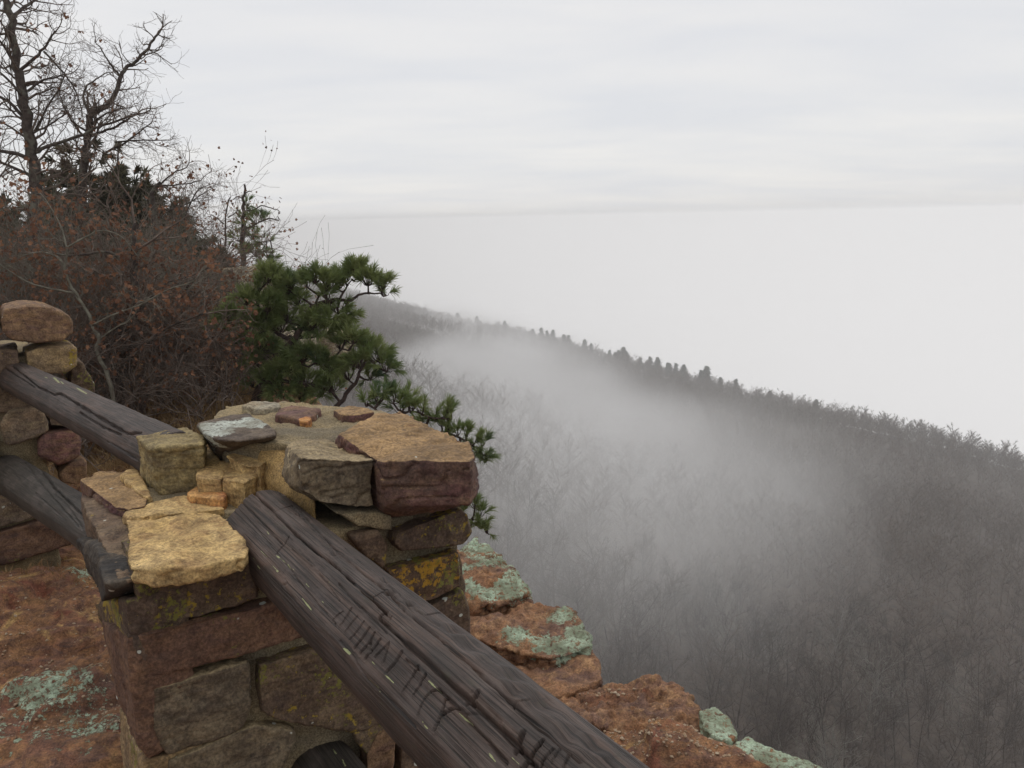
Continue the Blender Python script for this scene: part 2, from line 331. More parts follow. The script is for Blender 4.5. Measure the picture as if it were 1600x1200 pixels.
top_stone([(212, 682), (292, 666), (320, 680), (318, 694), (234, 702)], 1.05, .915, OLV, .93, 'olive tan block standing on the far left corner', amp=.011, rnd=2, strata=.25)
lt = [(308, 665), (325, 659), (360, 650), (388, 647), (407, 660), (430, 672), (432, 681), (375, 690), (340, 687), (320, 679)]
ltt = T(lt, 1.075)
hull_stone('stone', ltt+T([(342, 722), (380, 716), (425, 696), (345, 690)], .96), DRKW, pil, seed=44, label='dark stone capped with white lichen', lich=[(onz(330, 664, 1.08), .06), (onz(360, 658, 1.08), .07), (onz(385, 655, 1.08), .06), (onz(345, 674, 1.08), .05), (onz(400, 662, 1.08), .04)], amp=.007, strata=.5)
top_stone([(432, 637), (455, 630), (500, 638), (492, 648), (470, 656), (455, 652), (430, 648)], 1.066, 1.02, PUR, 1.05, 'flat purple stone at the back', amp=.006)
top_stone([(462, 650), (478, 646), (488, 653), (480, 659), (468, 658)], 1.064, 1.02, ORG, amp=.004)
top_stone([(378, 634), (400, 627), (438, 626), (440, 634), (410, 640)], 1.066, 1.0, BOUL, 1.05, 'pale green crusted stone at the back edge', amp=.006)
top_stone([(520, 640), (545, 633), (575, 637), (585, 643), (560, 648), (535, 648)], 1.067, 1.02, PURT, 1., amp=.005)
top_stone([(304, 706), (322, 699), (340, 716), (352, 738), (346, 749), (308, 747)], .985, .89, YEL, 1.0, amp=.008, chips=1.4)
top_stone([(342, 722), (368, 714), (400, 728), (403, 742), (382, 755), (348, 749)], .985, .89, YEL, 1.0, amp=.008, chips=1.4)
top_stone([(352, 712), (400, 690), (438, 683), (442, 700), (406, 727), (374, 722)], 1.015, .9, YEL, 1.0, amp=.009, chips=1.2)
top_stone([(290, 768), (313, 751), (352, 755), (356, 764), (350, 780), (322, 776), (297, 774)], .951, .91, ORG, 1., 'small orange sandstone flake', amp=.006)
top_stone([(340, 752), (360, 750), (368, 762), (356, 772), (346, 762)], .948, .91, YEL, 1., amp=.005)
top_stone([(188, 742), (205, 733), (215, 735), (222, 752), (232, 768), (240, 775), (222, 775), (200, 752)], .945, .9, YEL, 1., amp=.007)
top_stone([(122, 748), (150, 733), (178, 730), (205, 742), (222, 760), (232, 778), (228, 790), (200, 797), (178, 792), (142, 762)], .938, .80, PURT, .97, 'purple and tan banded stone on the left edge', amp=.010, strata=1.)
top_stone([(194, 803), (240, 780), (285, 774), (320, 771), (348, 780), (352, 795), (300, 797), (250, 805), (200, 810)], .936, .89, YEL, 1.03, amp=.007, strata=.8)
yt = T([(196, 812), (250, 804), (300, 792), (340, 801), (362, 817), (380, 842), (387, 858), (384, 870), (330, 884), (280, 890), (240, 893), (203, 890), (208, 870), (204, 845)], .932)
hull_stone('stone', yt+down(yt, .902, .98), YEL, pil, seed=31, label='large flat yellow sandstone on the near corner', amp=.009, strata=1., vox=.0035)
# lichened front of that course
face_stone([(208, 888), (240, 888), (330, 876), (394, 858), (404, 935), (360, 955), (300, 972), (226, 984), (212, 940)], .008, BRNY, .2, 'brown stone face spotted with yellow and white lichen', amp=.008, vox=.0035)
# left face
sid[0] += 1
for px, u, mt, lab in (
    ([(124, 765), (150, 775), (182, 800), (208, 830), (210, 880), (205, 925), (170, 905), (140, 850), (128, 800)], -.02, BRN, None),
    ([(118, 840), (150, 838), (165, 862), (190, 898), (196, 925), (188, 945), (160, 940), (140, 900)], -.045, BLK, 'black weathered slab jutting from the left face'),
    ([(142, 935), (165, 950), (200, 990), (226, 1000), (228, 1060), (205, 1030), (175, 985)], -.012, BRNY, None),
    ([(160, 968), (180, 985), (205, 1035), (232, 1075), (236, 1200), (228, 1200), (205, 1150), (185, 1090), (168, 1010)], -.018, RED, 'long red stone on the left face'),
    ([(186, 1105), (205, 1150), (228, 1200), (232, 1260), (200, 1230), (190, 1170)], -.012, YELD, None)):
    sid[0] += 1; t = Lp(px, u); hull_stone('stone', push(t, 0, .95)+push(Lp(px, u+.015), 0, 1.)+push(t, EU*.12, .95), mt, pil, seed=sid[0], label=lab, amp=.008, vox=.004)
# front courses
face_stone([(214, 992), (300, 975), (420, 955), (475, 930), (500, 985), (470, 998), (400, 1018), (300, 1045), (230, 1062), (218, 1030)], .018, RED, .14, 'long red brown stone below the yellow one', amp=.007)
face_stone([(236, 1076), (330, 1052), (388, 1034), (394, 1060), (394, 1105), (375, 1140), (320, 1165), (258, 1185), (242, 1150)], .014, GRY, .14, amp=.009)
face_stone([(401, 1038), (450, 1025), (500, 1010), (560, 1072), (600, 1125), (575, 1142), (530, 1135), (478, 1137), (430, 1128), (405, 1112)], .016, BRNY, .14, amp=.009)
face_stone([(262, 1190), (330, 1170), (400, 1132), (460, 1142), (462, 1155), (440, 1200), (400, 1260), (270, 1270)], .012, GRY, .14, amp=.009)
face_stone([(545, 1130), (590, 1128), (604, 1138), (575, 1180), (560, 1165)], .016, BRNY, .12, amp=.006)
face_stone([(570, 1182), (590, 1145), (608, 1140), (622, 1154), (618, 1190), (612, 1240), (575, 1240)], .02, ROSE, .12, 'pale pinkish stone beside the lower rail', amp=.006)
face_stone([(627, 1150), (660, 1180), (700, 1220), (700, 1290), (640, 1280), (625, 1200)], .012, BRN, .12, amp=.007)
# right of the rail
mt = T([(447, 694), (465, 686), (505, 683), (545, 690), (575, 702)], 1.05)
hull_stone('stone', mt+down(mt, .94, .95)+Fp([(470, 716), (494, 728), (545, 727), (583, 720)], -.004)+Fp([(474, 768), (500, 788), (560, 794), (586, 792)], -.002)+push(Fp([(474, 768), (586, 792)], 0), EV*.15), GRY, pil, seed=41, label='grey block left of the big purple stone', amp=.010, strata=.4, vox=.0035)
pt = T([(530, 680), (590, 648), (625, 639), (655, 661), (700, 675), (732, 690), (744, 712), (735, 722), (690, 712), (640, 716), (595, 722), (586, 708)], 1.072)
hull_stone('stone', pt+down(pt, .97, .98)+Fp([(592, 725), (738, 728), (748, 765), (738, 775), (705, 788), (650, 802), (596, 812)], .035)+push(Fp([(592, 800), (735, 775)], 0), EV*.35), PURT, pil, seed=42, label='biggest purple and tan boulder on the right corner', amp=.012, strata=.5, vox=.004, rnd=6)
face_stone([(617, 832), (640, 830), (662, 815), (722, 795), (734, 802), (736, 832), (724, 850), (680, 858), (625, 866), (613, 852)], .022, BRNY, .2, amp=.009)
face_stone([(548, 838), (590, 828), (606, 850), (604, 880), (600, 890), (570, 870)], .004, BRN, .1, amp=.006)
face_stone([(600, 890), (640, 880), (718, 860), (724, 918), (690, 935), (655, 948), (630, 930)], .02, stone_mat('orange_lichened', (.10, .06, .035), (.13, .08, .045), (.07, .045, .035), seed=23, yl=1.0, wl=.35, ycol=(.34, .19, .02)), .2, 'dark stone covered in orange lichen', amp=.008)
face_stone([(596, 800), (612, 806), (612, 828), (560, 822), (520, 800), (560, 800)], .0, MORT, .1, amp=.006)
face_stone([(655, 952), (690, 938), (724, 922), (734, 955), (738, 990), (720, 1010), (690, 985)], .018, BRNY, .2, amp=.007)
face_stone([(700, 1000), (738, 995), (744, 1060), (730, 1075), (705, 1040)], .012, GRY, .2, amp=.007)
# stones of the right face, turned away from the path
for z0, z1, cuts in ((.80, .92, (.02, .30, .70)), (.64, .78, (.02, .42, .70)), (.46, .62, (.02, .26, .70)), (.26, .44, (.02, .38, .70)), (.02, .24, (.02, .33, .70))):
    for v0, v1 in zip(cuts[:-1], cuts[1:]):
        sid[0] += 1; pts = [W(u_, v_, z_)+rng.normal(size=3)*.006 for u_ in (.62, .775) for v_ in (v0+.012, v1-.012) for z_ in (z0+.008, z1-.008)]
        hull_stone('stone', pts, (BRN, RED, GRY, BRNY)[sid[0] % 4], pil, seed=sid[0], amp=.009, vox=.006)
# ------------------------------------------------------------------ logs
def build_log(name, A, B, r0, r1, mat, label, nL=400, nA=160, cracks=(), marks=(), flecks=(), knots=(), seed=1, endwob=.012, bow=0.0, group=None):
    A = np.asarray(A, float); B = np.asarray(B, float); Ln = np.linalg.norm(B-A); d = (B-A)/Ln
    e1 = unit(EZ-d*d[2]); e2 = np.cross(d, e1); rm = (r0+r1)/2
    s = np.linspace(0, Ln, nL)[:, None]; th = np.linspace(0, 2*np.pi, nA, endpoint=False)[None, :]
    S = (s+0*th).ravel(); TH = (th+0*s).ravel()
    rr = r0+(r1-r0)*S/Ln
    C = np.stack([np.cos(TH), np.sin(TH)], 1)
    Q = np.stack([S*1.3, C[:, 0]*.25, C[:, 1]*.25], 1)
    rr = rr*(1-.03*np.cos(2*(TH-.5))-.025*np.cos(3*TH+.9+seed)-.015*np.cos(5*TH+seed))+.0028*fbm(Q, 3., 3, seed)
    NF = 7; ph = (TH-.35) % (2*np.pi/NF)-np.pi/NF; rr = rr*(1-.36*(1-np.cos(np.pi/NF)/np.cos(ph)))*1.01
    G = np.stack([S*1.1, C[:, 0]*9, C[:, 1]*9], 1); rr -= .0005*np.maximum(0, ridged(G, 1.5, 3, seed+4)-.55)+.0005*fbm(np.stack([S*7, C[:, 0]*32, C[:, 1]*32], 1), 1, 2, seed+2)
    # random drying checks along the grain
    nz_ = vn(np.stack([S*1.0, C[:, 0]*5.5, C[:, 1]*5.5], 1)+seed, seed+8); rr -= .0022*(1-sstep(0, .016, np.abs(nz_)))*sstep(0, .3, vn(np.stack([S*2.2, C[:, 0]*2, C[:, 1]*2], 1), seed+3))
    xm = vn(np.stack([S*26+vn(np.stack([S*3, C[:,0]*3, C[:,1]*3],1), 5)*3, C[:, 0]*4, C[:, 1]*4], 1), seed+12); rr -= .0007*(1-sstep(0, .04, np.abs(xm)))*sstep(.1, .4, vn(np.stack([S*4, C[:, 0]*3, C[:, 1]*3], 1), seed+13))
    lich = np.zeros(len(S))
    def s_th(x, y):
        D = ray(x, y); oc = CAM-A; Dp = D-d*(D@d); op = oc-d*(oc@d); r = rm*.985
        a = Dp@Dp; b = 2*Dp@op; c = op@op-r*r; k = max(0, b*b-4*a*c); t = (-b-math.sqrt(k))/(2*a); p = CAM+D*t-A
        return p@d, math.atan2(p@e2, p@e1)
    def segs(px):
        q = [s_th(*p) for p in px]; return list(zip(q[:-1], q[1:]))
    def apply(px, wdt, dep, arr, soft=0.5):
        dmin = np.full(len(S), 9.)
        for (s0, t0), (s1, t1) in segs(px):
            dt = (TH-t0+np.pi) % (2*np.pi)-np.pi; x = S-s0; y = dt*rm; X = s1-s0; Y = ((t1-t0+np.pi) % (2*np.pi)-np.pi)*rm
            near = (np.abs(x-X/2) < abs(X)/2+.03) & (np.abs(y-Y/2) < abs(Y)/2+.03); l2 = X*X+Y*Y+1e-9
            k = np.clip((x[near]*X+y[near]*Y)/l2, 0, 1); dd = np.hypot(x[near]-k*X, y[near]-k*Y); dmin[near] = np.minimum(dmin[near], dd)
        wv = wdt*(1+.5*vn(np.stack([S*25, TH*2, TH*0], 1), seed+30)); return dep*(1-sstep(wv*.3, wv*1.1, dmin))
    for px, wdt, dep in cracks: rr -= apply(px, wdt, dep, rr)
    for px, wdt, dep in marks:
        wdt *= 1.1
        k = apply(px, wdt, 1., rr); rr -= dep*1.25*k
        rr += .0018*(apply(px, wdt*1.9, 1., rr)-k)
    for x, y, rk in knots:
        s0, t0 = s_th(x, y); dt = (TH-t0+np.pi) % (2*np.pi)-np.pi; dd = np.hypot((S-s0)/1.5, dt*rm); rr -= .006*np.exp(-(dd/rk)**2); rr += .0015*np.exp(-((dd-rk*2.1)/(rk*.6))**2)
    for px, wdt in flecks: lich = np.maximum(lich, apply(px, wdt, 1., rr))
    se = S+endwob*fbm(np.stack([C[:, 0]*2, C[:, 1]*2, S*0], 1), 1, 2, seed)*0
    bw = bow*np.sin(np.pi*S/Ln)
    V = A+d*se[:, None]+(e1*C[:, :1]+e2*C[:, 1:])*rr[:, None]+EZ*bw[:, None]
    uv = np.stack([S, TH*rm+seed], 1)
    # end caps as shrinking rings
    Fc = grid_faces(nL, nA, True)
    caps = []; off = len(V); VV = [V]; uvs = [uv]; lc = [lich]; FF = [Fc]
    for e, (base, sg) in enumerate(((0, -1), ((nL-1)*nA, 1))):
        ring = V[base:base+nA]; c = ring.mean(0); prev = np.arange(base, base+nA)
        for q, kk in enumerate((.97, .85, .6, .3, .04)):
            nr = c+(ring-c)*kk+d*sg*(.004*(1-kk)+.004); nr += d*(.002*vn(nr*60, q))[:, None]
            idx = off+np.arange(nA); off += nA; VV.append(nr); uvs.append(np.stack([np.full(nA, kk*.3), np.linspace(0, .4, nA)], 1)); lc.append(np.zeros(nA))
            a, b_ = prev, idx; f = np.stack([a, np.roll(a, -1), np.roll(b_, -1), b_], 1); FF.append(f if sg > 0 else f[:, ::-1]); prev = idx
    return tag(mesh_np(name, np.vstack(VV), np.vstack(FF), mat, None, uv=np.vstack(uvs), attrs={'lichen': np.concatenate(lc)}), label, 'rail', group)
z5 = lambda l: [(500+a/4.615, 900+b/4.615) for a, b in l]
z3 = lambda l: [(340+a/5, 740+b/5) for a, b in l]
z7 = lambda l: [(720+a/5, 960+b/5) for a, b in l]
cr = [
 ([(384, 757)]+z3([(260, 125), (440, 290), (620, 470), (780, 610), (900, 690), (1080, 860), (1200, 970), (1320, 1080)])+z5([(420, 290), (520, 390), (640, 500), (780, 620), (940, 770)])+[(745, 1102), (790, 1146), (835, 1195)], .0038, .011),
 (z3([(1200, 970), (1340, 1122)])+[(612, 962)], .002, .005),
 ([(470, 800), (520, 852)]+[(574, 900)]+z5([(420, 50), (620, 260), (800, 400), (950, 540), (1100, 660), (1200, 760)])+z7([(330, 640), (560, 850), (740, 1000), (940, 1160)]), .003, .008),
 ([(520, 828), (576, 868)]+z5([(540, 0), (830, 230), (900, 290), (1050, 410), (1200, 510)])+z7([(250, 290), (500, 470), (750, 670), (1000, 860), (1300, 1100)]), .0045, .012),
 (z3([(130, 160), (300, 330), (480, 530)]), .0025, .005), (z3([(545, 480), (500, 535), (430, 620)]), .0022, .005),
 (z3([(930, 840), (1100, 1030)])+z5([(290, 210), (400, 320), (470, 400)]), .002, .005),
 (z5([(830, 800), (980, 940), (1060, 1050), (1200, 1180)])+z7([(200, 990), (330, 1150)]), .0028, .007),
 (z5([(150, 470), (260, 600), (350, 740), (560, 940), (700, 1090)]), .002, .004),
 (z3([(180, 130), (250, 190), (330, 260)]), .0015, .004), (z3([(580, 250), (720, 400), (850, 530)]), .0015, .004), (z3([(1000, 580), (1150, 720), (1310, 850), (1500, 1020)]), .0015, .004),
 (z3([(450, 290), (520, 265), (600, 255)]), .0015, .003), (z3([(1210, 960), (1290, 935)]), .0015, .004), (z5([(380, 150), (470, 120)]), .0015, .004), (z5([(380, 160), (510, 300), (505, 315)]), .0018, .004),
 (z5([(700, 250), (770, 285), (880, 285)]), .002, .005), (z5([(640, 200), (700, 250), (860, 370)]), .0015, .004), (z7([(400, 715), (530, 690)]), .0015, .004), (z7([(0, 760), (160, 760)]), .0015, .003),
 (z7([(90, 600), (190, 700), (300, 830)]), .003, .003), (z3([(560, 570), (700, 690), (830, 830), (930, 980)]), .0015, .003), (z3([(80, 190), (250, 380), (400, 560), (560, 760), (660, 900), (850, 1100)]), .0015, .003)]
mk = [(z5(l), wd, dp) for l, wd, dp in (
 ([(205, 215), (170, 280), (135, 350)], .0032, .006), ([(140, 245), (100, 285), (85, 325), (105, 350)], .0028, .0045), ([(250, 270), (205, 330), (170, 400)], .0026, .0045),
 ([(295, 310), (255, 380), (210, 455)], .0032, .006), ([(335, 360), (290, 440), (250, 520)], .0032, .006), ([(375, 395), (335, 480), (290, 560)], .0036, .007),
 ([(375, 395), (350, 450), (345, 560)], .0026, .004), ([(415, 445), (370, 520), (325, 600)], .0036, .007), ([(480, 465), (430, 520), (385, 580)], .0034, .006), ([(480, 470), (460, 540), (440, 620)], .003, .005),
 ([(570, 540), (520, 620), (470, 690)], .0036, .004), ([(690, 645), (640, 730), (590, 830)], .0034, .006), ([(600, 590), (650, 620), (700, 670)], .0022, .003), ([(745, 700), (700, 780), (660, 860)], .003, .006),
 ([(850, 805), (790, 818), (745, 865), (715, 940), (705, 1000)], .0028, .005), ([(890, 850), (872, 930), (858, 990), (840, 1060), (825, 1105)], .0028, .006), ([(965, 930), (905, 962), (860, 1000)], .0028, .006))]
mk += [(z7(l), wd, dp) for l, wd, dp in (([(480, 930), (450, 990), (415, 1060)], .004, .007), ([(640, 990), (560, 1070), (460, 1190)], .004, .008), ([(720, 1060), (640, 1120), (600, 1200)], .003, .005), ([(130, 610), (90, 650), (40, 680)], .004, .005), ([(790, 1050), (700, 1150)], .002, .004), ([(860, 1090), (800, 1190)], .002, .004))]
fl = [(l, .0019) for l in ([(413, 826), (416, 831)], [(428, 866), (441, 877)], [(405, 860), (415, 869)], [(403, 884), (407, 889)], [(426, 885), (433, 893)], [(453, 887), (460, 894)], [(474, 910), (479, 916)], [(472, 935), (480, 944), (488, 953)], [(500, 938), (504, 943)], [(539, 1013), (548, 1022)], [(580, 1034), (586, 1041)], [(601, 1055), (613, 1067)], [(577, 1059), (586, 1068), (596, 1081)], [(666, 1060), (680, 1074)], [(713, 1111), (722, 1120), (731, 1126)], [(796, 1180), (806, 1190)], [(396, 872), (399, 876)], [(510, 905), (513, 909)], [(445, 880), (449, 886)], [(660, 1128), (668, 1138)], [(760, 1175), (770, 1188)])]
kn = [(440, 775, .004), (467, 805, .005), (523, 863, .006), (602, 908, .006), (610, 928, .005), (706, 987, .009), (732, 1013, .012), (800, 1062, .010), (804, 1084, .009), (890, 1156, .010), (608, 928, .006), (640, 945, .005), (845, 1105, .012), (925, 1170, .008)]
RD = np.array([-.5417, .8405, -.0115]); RD = unit(RD)
rail_p = W(.325, 0, .888)
build_log('log_rail', rail_p+RD*.20, rail_p-RD*1.45, .090, .094, WOOD, 'thick nearest rail with carved letters running from the near pillar to the bottom edge', nL=900, nA=300, cracks=cr, marks=mk, flecks=fl, knots=kn, seed=3, group='weathered log rails of the fence')
lo = onplane(512, 1222, PP, EV)
build_log('log_rail', lo+RD*.15, lo-RD*1.2, .085, .088, WOODD, 'lower rail emerging under the carved rail at the bottom edge', nL=420, nA=200, seed=5, flecks=[([(511, 1148), (515, 1156)], .003), ([(520, 1168), (526, 1176)], .003), ([(535, 1185), (540, 1194)], .003)], group='weathered log rails of the fence')
# left post frame
PL = onz(60, 893, 0.0); 
def cylfit(l1, l2, r):
    n1 = unit(np.cross(ray(*l1[0]), ray(*l1[1]))); n2 = unit(np.cross(ray(*l2[0]), ray(*l2[1]))); dd = unit(np.cross(n1, n2))
    a1 = np.cross(dd, n1); a2 = np.cross(dd, n2); a1 = a1 if a1@CF > 0 else -a1; a2 = a2 if a2@CF > 0 else -a2
    b = unit(a1+a2); al = math.acos(min(1, a1@b)); D = r/math.sin(al)
    if dd@EV < 0: dd = -dd
    return dd, CAM+b*D
du, pu = cylfit([(32, 626), (192, 722)], [(0, 551), (260, 662)], .076)
tA = ((W(.1, .60, 0)-pu)@EV)/(du@EV); tB = ((PL+EV*.25-pu)@EV)/(du@EV)
print('upper left rail', uvz(pu+du*tA), 'dir', du, 'post end', pu+du*tB, 'PL', PL)
cl = [([(20, 572), (60, 605), (85, 617), (95, 615), (135, 640), (175, 664), (200, 678), (222, 677)], .005, .014), ([(0, 569), (30, 590), (55, 606)], .004, .010), ([(125, 645), (160, 668), (190, 680)], .004, .010), ([(170, 690), (205, 712), (215, 718)], .003, .008), ([(0, 556), (20, 562), (40, 576)], .002, .005)]
build_log('log_rail', pu+du*tA, pu+du*tB, .076, .076, WOOD, 'upper rail between the left stone post and the near pillar', nL=600, nA=200, cracks=cl, seed=7, flecks=[([(84, 590), (92, 597)], .006), ([(95, 596), (99, 599)], .004), ([(120, 606), (135, 614)], .005), ([(70, 588), (74, 590)], .004)], group='weathered log rails of the fence')
a0 = onplane(140, 850, PP, EU)+EU*.06; b0 = Fp([(18, 742)], -.02, PL)[0]
build_log('log_rail', a0, b0+unit(b0-a0)*.22, .07, .092, WOODD, 'lower rail between the left stone post and the near pillar', nL=500, nA=180, cracks=[([(62, 722), (85, 760), (110, 785), (128, 803)], .006, .014), ([(40, 725), (60, 748), (80, 775), (100, 800), (118, 822)], .003, .008), ([(55, 770), (75, 790), (100, 815)], .002, .006), ([(85, 770), (105, 790), (125, 825)], .003, .007)], seed=9, group='weathered log rails of the fence')
print('lower left', uvz(a0), b0)
# ------------------------------------------------------------------ left post
post = empty('stone_post', PL+EV*.35-EU*.3, 'farther stone fence post cut by the left edge, topped by a rounded boulder', 'post')
hull_stone('mortar_core', [PL+EU*u+EV*v+EZ*z for u in (-1.0, .10) for v in (.03, .7) for z in (-.3, 1.02)], MORT, post, vox=.014, rnd=2, amp=.015, seed=95)
def ps(px, pr, mat, label=None, **kw): kw.setdefault('amp', .010); kw.setdefault('vox', .007); return face_stone(px, pr, mat, .3, label, post, PL, **kw)
cap = [(0, 500), (6, 482), (40, 476), (80, 480), (108, 492), (115, 505), (114, 522), (98, 532), (60, 536), (20, 533), (4, 520)]
ps(cap, .05, ROSE, 'rounded cap boulder with grey lichen rings', rnd=8)
ps([(-120, 505), (-60, 478), (-4, 485), (-2, 530), (-50, 545), (-120, 545)], .03, PURT, rnd=6)
ps([(38, 550), (60, 543), (112, 538), (122, 545), (122, 572), (100, 585), (40, 584)], .03, YELD)
ps([(-60, 548), (30, 545), (34, 590), (-60, 600)], .01, BRN)
ps([(112, 560), (128, 566), (148, 600), (146, 625), (120, 620), (110, 600)], -.02, BRNY)
ps([(0, 665), (14, 642), (48, 634), (68, 642), (76, 670), (60, 682), (10, 698)], .03, LGW, 'grey stone covered in pale lichen')
ps([(60, 690), (70, 678), (120, 672), (128, 690), (122, 712), (92, 726), (62, 712)], .03, PUR)
ps([(92, 740), (112, 722), (132, 720), (134, 745), (118, 758), (95, 755)], .01, ROSE)
ps([(-60, 700), (-5, 690), (0, 740), (-60, 760)], .02, GRY)
ps([(-80, 780), (0, 770), (40, 770), (68, 800), (60, 808), (20, 822), (-80, 840)], .03, LGW)
ps([(-80, 850), (0, 832), (62, 815), (112, 812), (120, 848), (60, 866), (0, 886), (-80, 900)], .035, RED, 'long red stone at its foot')
ps([(66, 642), (90, 625), (130, 640), (130, 668), (78, 668)], .0, BRN)
ps([(0, 600), (60, 612), (78, 640), (60, 636), (12, 640), (-40, 650), (-40, 600)], .0, BRN)
# ------------------------------------------------------------------ near ground (rock shelf) with cliff edge
edge_px = [(735, 842), (770, 850), (800, 890), (828, 938), (885, 952), (915, 992), (938, 1062), (1000, 1062), (1060, 1080), (1100, 1116), (1150, 1150), (1230, 1190), (1290, 1215)]
edge = [onz(x, y, .02)[:2] for x, y in edge_px]
edge = [np.array(p) for p in ((-26., 95.), (-12, 45), (-6.5, 24), (-3.6, 12.5), (-2.2, 8.6), (-1.35, 6.6), (-.75, 5.2))]+edge+[np.array((1.6, 1.3)), np.array((3.2, -.3)), np.array((6, -3))]
def sdist(X, Y):
    """signed distance to the cliff edge: negative on the plateau"""
    best = np.full(X.shape, 1e9); sg = np.ones(X.shape)
    for a, b in zip(edge[:-1], edge[1:]):
        ab = b-a; t = np.clip(((X-a[0])*ab[0]+(Y-a[1])*ab[1])/(ab@ab), 0, 1); dx = X-a[0]-t*ab[0]; dy = Y-a[1]-t*ab[1]; d = np.hypot(dx, dy)
        cr_ = ab[0]*dy-ab[1]*dx; m = d < best-1e-9; best = np.where(m, d, best); sg = np.where(m, np.sign(cr_), sg)
    return best*sg
def near_h(X, Y):
    P = np.stack([X, Y, X*0], 1); wob = .07*fbm(P, 2.2, 4, 61)
    s = sdist(X, Y)+wob
    h = .05*fbm(P, .9, 4, 60)-.02
    st = fbm(P, 1.7, 3, 63); h += .05*(sstep(-.05, .05, st)-.5)+.03*(sstep(.35, .42, st))
    h += .014*fbm(P, 14, 4, 64)+.045*np.minimum(0, ridged(P+np.array([0, 0, 3.]), 3.2, 5, 66)-.3); lay_ = fbm(P*np.array([1., 1.8, 1.]), 1.3, 3, 68)*4; h += .045*(np.floor(lay_)+sstep(.0, .12, lay_-np.floor(lay_)))*.5
    far = sstep(6, 30, Y); h = h*(1-far)+far*(0.5*fbm(P, .06, 3, 70))
    rise = sstep(4.2, 9, Y)*.25-sstep(10, 16, Y)*1.9; h += rise
    side = sstep(0, .25, s); h = h-.25*sstep(-.12, .05, s)-(3.2*side**1.2)-6*sstep(.2, 1.2, s)-17*sstep(1.0, 4.0, s)
    return h, s
def build_ground():
    x = np.concatenate([np.linspace(-9, -3.4, 60, endpoint=False), np.linspace(-3.4, 2.0, 420, endpoint=False), np.linspace(2.0, 7, 60)])
    y = np.concatenate([np.linspace(-3, 1.6, 50, endpoint=False), np.linspace(1.6, 5.2, 300, endpoint=False), np.linspace(5.2, 16, 130)])
    X, Y = np.meshgrid(x, y, indexing='ij'); X = X.ravel(); Y = Y.ravel(); h, s = near_h(X, Y)
    V = np.stack([X, Y, h], 1); P = V.copy()
    li = np.zeros(len(X)); wob = .3*fbm(P, 6, 3, 72)
    def blob(x_, y_, r): nonlocal li; c = onz(x_, y_, 0); li = np.maximum(li, np.clip(1.2-np.hypot(X-c[0], Y-c[1])/r+wob, 0, 1))
    for b in ((90, 1160, .35), (60, 1130, .30), (140, 1180, .28), (20, 1190, .3), (130, 930, .12), (10, 1110, .25), (150, 1080, .12), (-30, 1180, .3)): blob(*b)
    li = li*.57
    return V, grid_faces(len(x), len(y)), li
gv, gf, gli = build_ground()
g = mesh_np('rock_shelf', gv, gf, GROUNDR, attrs={'lichen': gli}); tag(g, kind='structure')
# rim blocks
def rim(px, zt, zb, label, lich=(), k=1.08, mat=None, amp=.02, rnd=5, **kw):
    sid[0] += 1; t = T(px, zt); c = np.mean(t, axis=0)
    o = hull_stone('rim_rock', t+down(t, zb, k), mat or LGRN, None, vox=.006, rnd=rnd, amp=amp, seed=sid[0], rough=.8, lich=[(onz(x, y, zt), r) for x, y, r in lich], **kw)
    o.location = (0, 0, 0); me = o.data; n = len(me.vertices); V = np.empty(n*3, np.float32); me.vertices.foreach_get('co', V); V = V.reshape(-1, 3)-np.array([c[0], c[1], zb]); me.vertices.foreach_set('co', V.astype(np.float32).ravel()); me.update()
    o.location = (c[0], c[1], zb); tag(o, label, 'rock', 'sandstone blocks along the cliff rim'); return o
rim([(715, 855), (742, 838), (768, 850), (790, 878), (828, 932), (800, 938), (735, 945), (715, 925)], .10, -.5, 'pale green lichen crusted rim rock just right of the near pillar', [(745, 850, .16), (770, 880, .16), (750, 925, .12), (805, 915, .16), (730, 890, .08)], amp=.03, strata=1.)
rim([(700, 950), (780, 940), (850, 945), (895, 952), (918, 990), (925, 1010), (860, 1030), (820, 1025), (760, 1005), (700, 985)], .07, -.5, 'rim rock with a green lichen ring on its outer corner', [(880, 965, .12), (905, 990, .11), (850, 1005, .14), (810, 1000, .10), (910, 1005, .10)], amp=.022, strata=1.)
rim([(780, 1025), (850, 1035), (925, 1012), (942, 1062), (900, 1080), (860, 1090), (800, 1060)], .03, -.6, 'bare orange brown rim rock with a flat tan face behind the carved rail', k=1.03, amp=.016, strata=.6)
rim([(860, 1090), (930, 1070), (1000, 1056), (1055, 1072), (1098, 1108), (1100, 1140), (1060, 1170), (980, 1150), (900, 1130)], .02, -.6, 'rough reddish brown rim rock without lichen', [], amp=.03, strata=1.)
rim([(960, 1150), (1060, 1150), (1120, 1150), (1160, 1190), (1140, 1240), (1000, 1240), (950, 1190)], .0, -.6, 'low rusty rim rock at the bottom edge of the photo', [(1130, 1190, .06)], amp=.02, strata=1.)
rim([(1092, 1112), (1118, 1104), (1145, 1128), (1156, 1148), (1130, 1160), (1100, 1140)], .06, -.5, 'small rounded green lichen knob on the cliff rim', [(1120, 1128, .2)], amp=.012, rnd=8)
rim([(1135, 1165), (1165, 1150), (1230, 1178), (1290, 1200), (1380, 1235), (1380, 1280), (1150, 1270)], .04, -.6, 'low domed green lichen rock at the outermost right of the cliff rim', [(1190, 1175, .3), (1270, 1205, .3), (1150, 1180, .08), (1350, 1240, .3)], amp=.018, rnd=8)
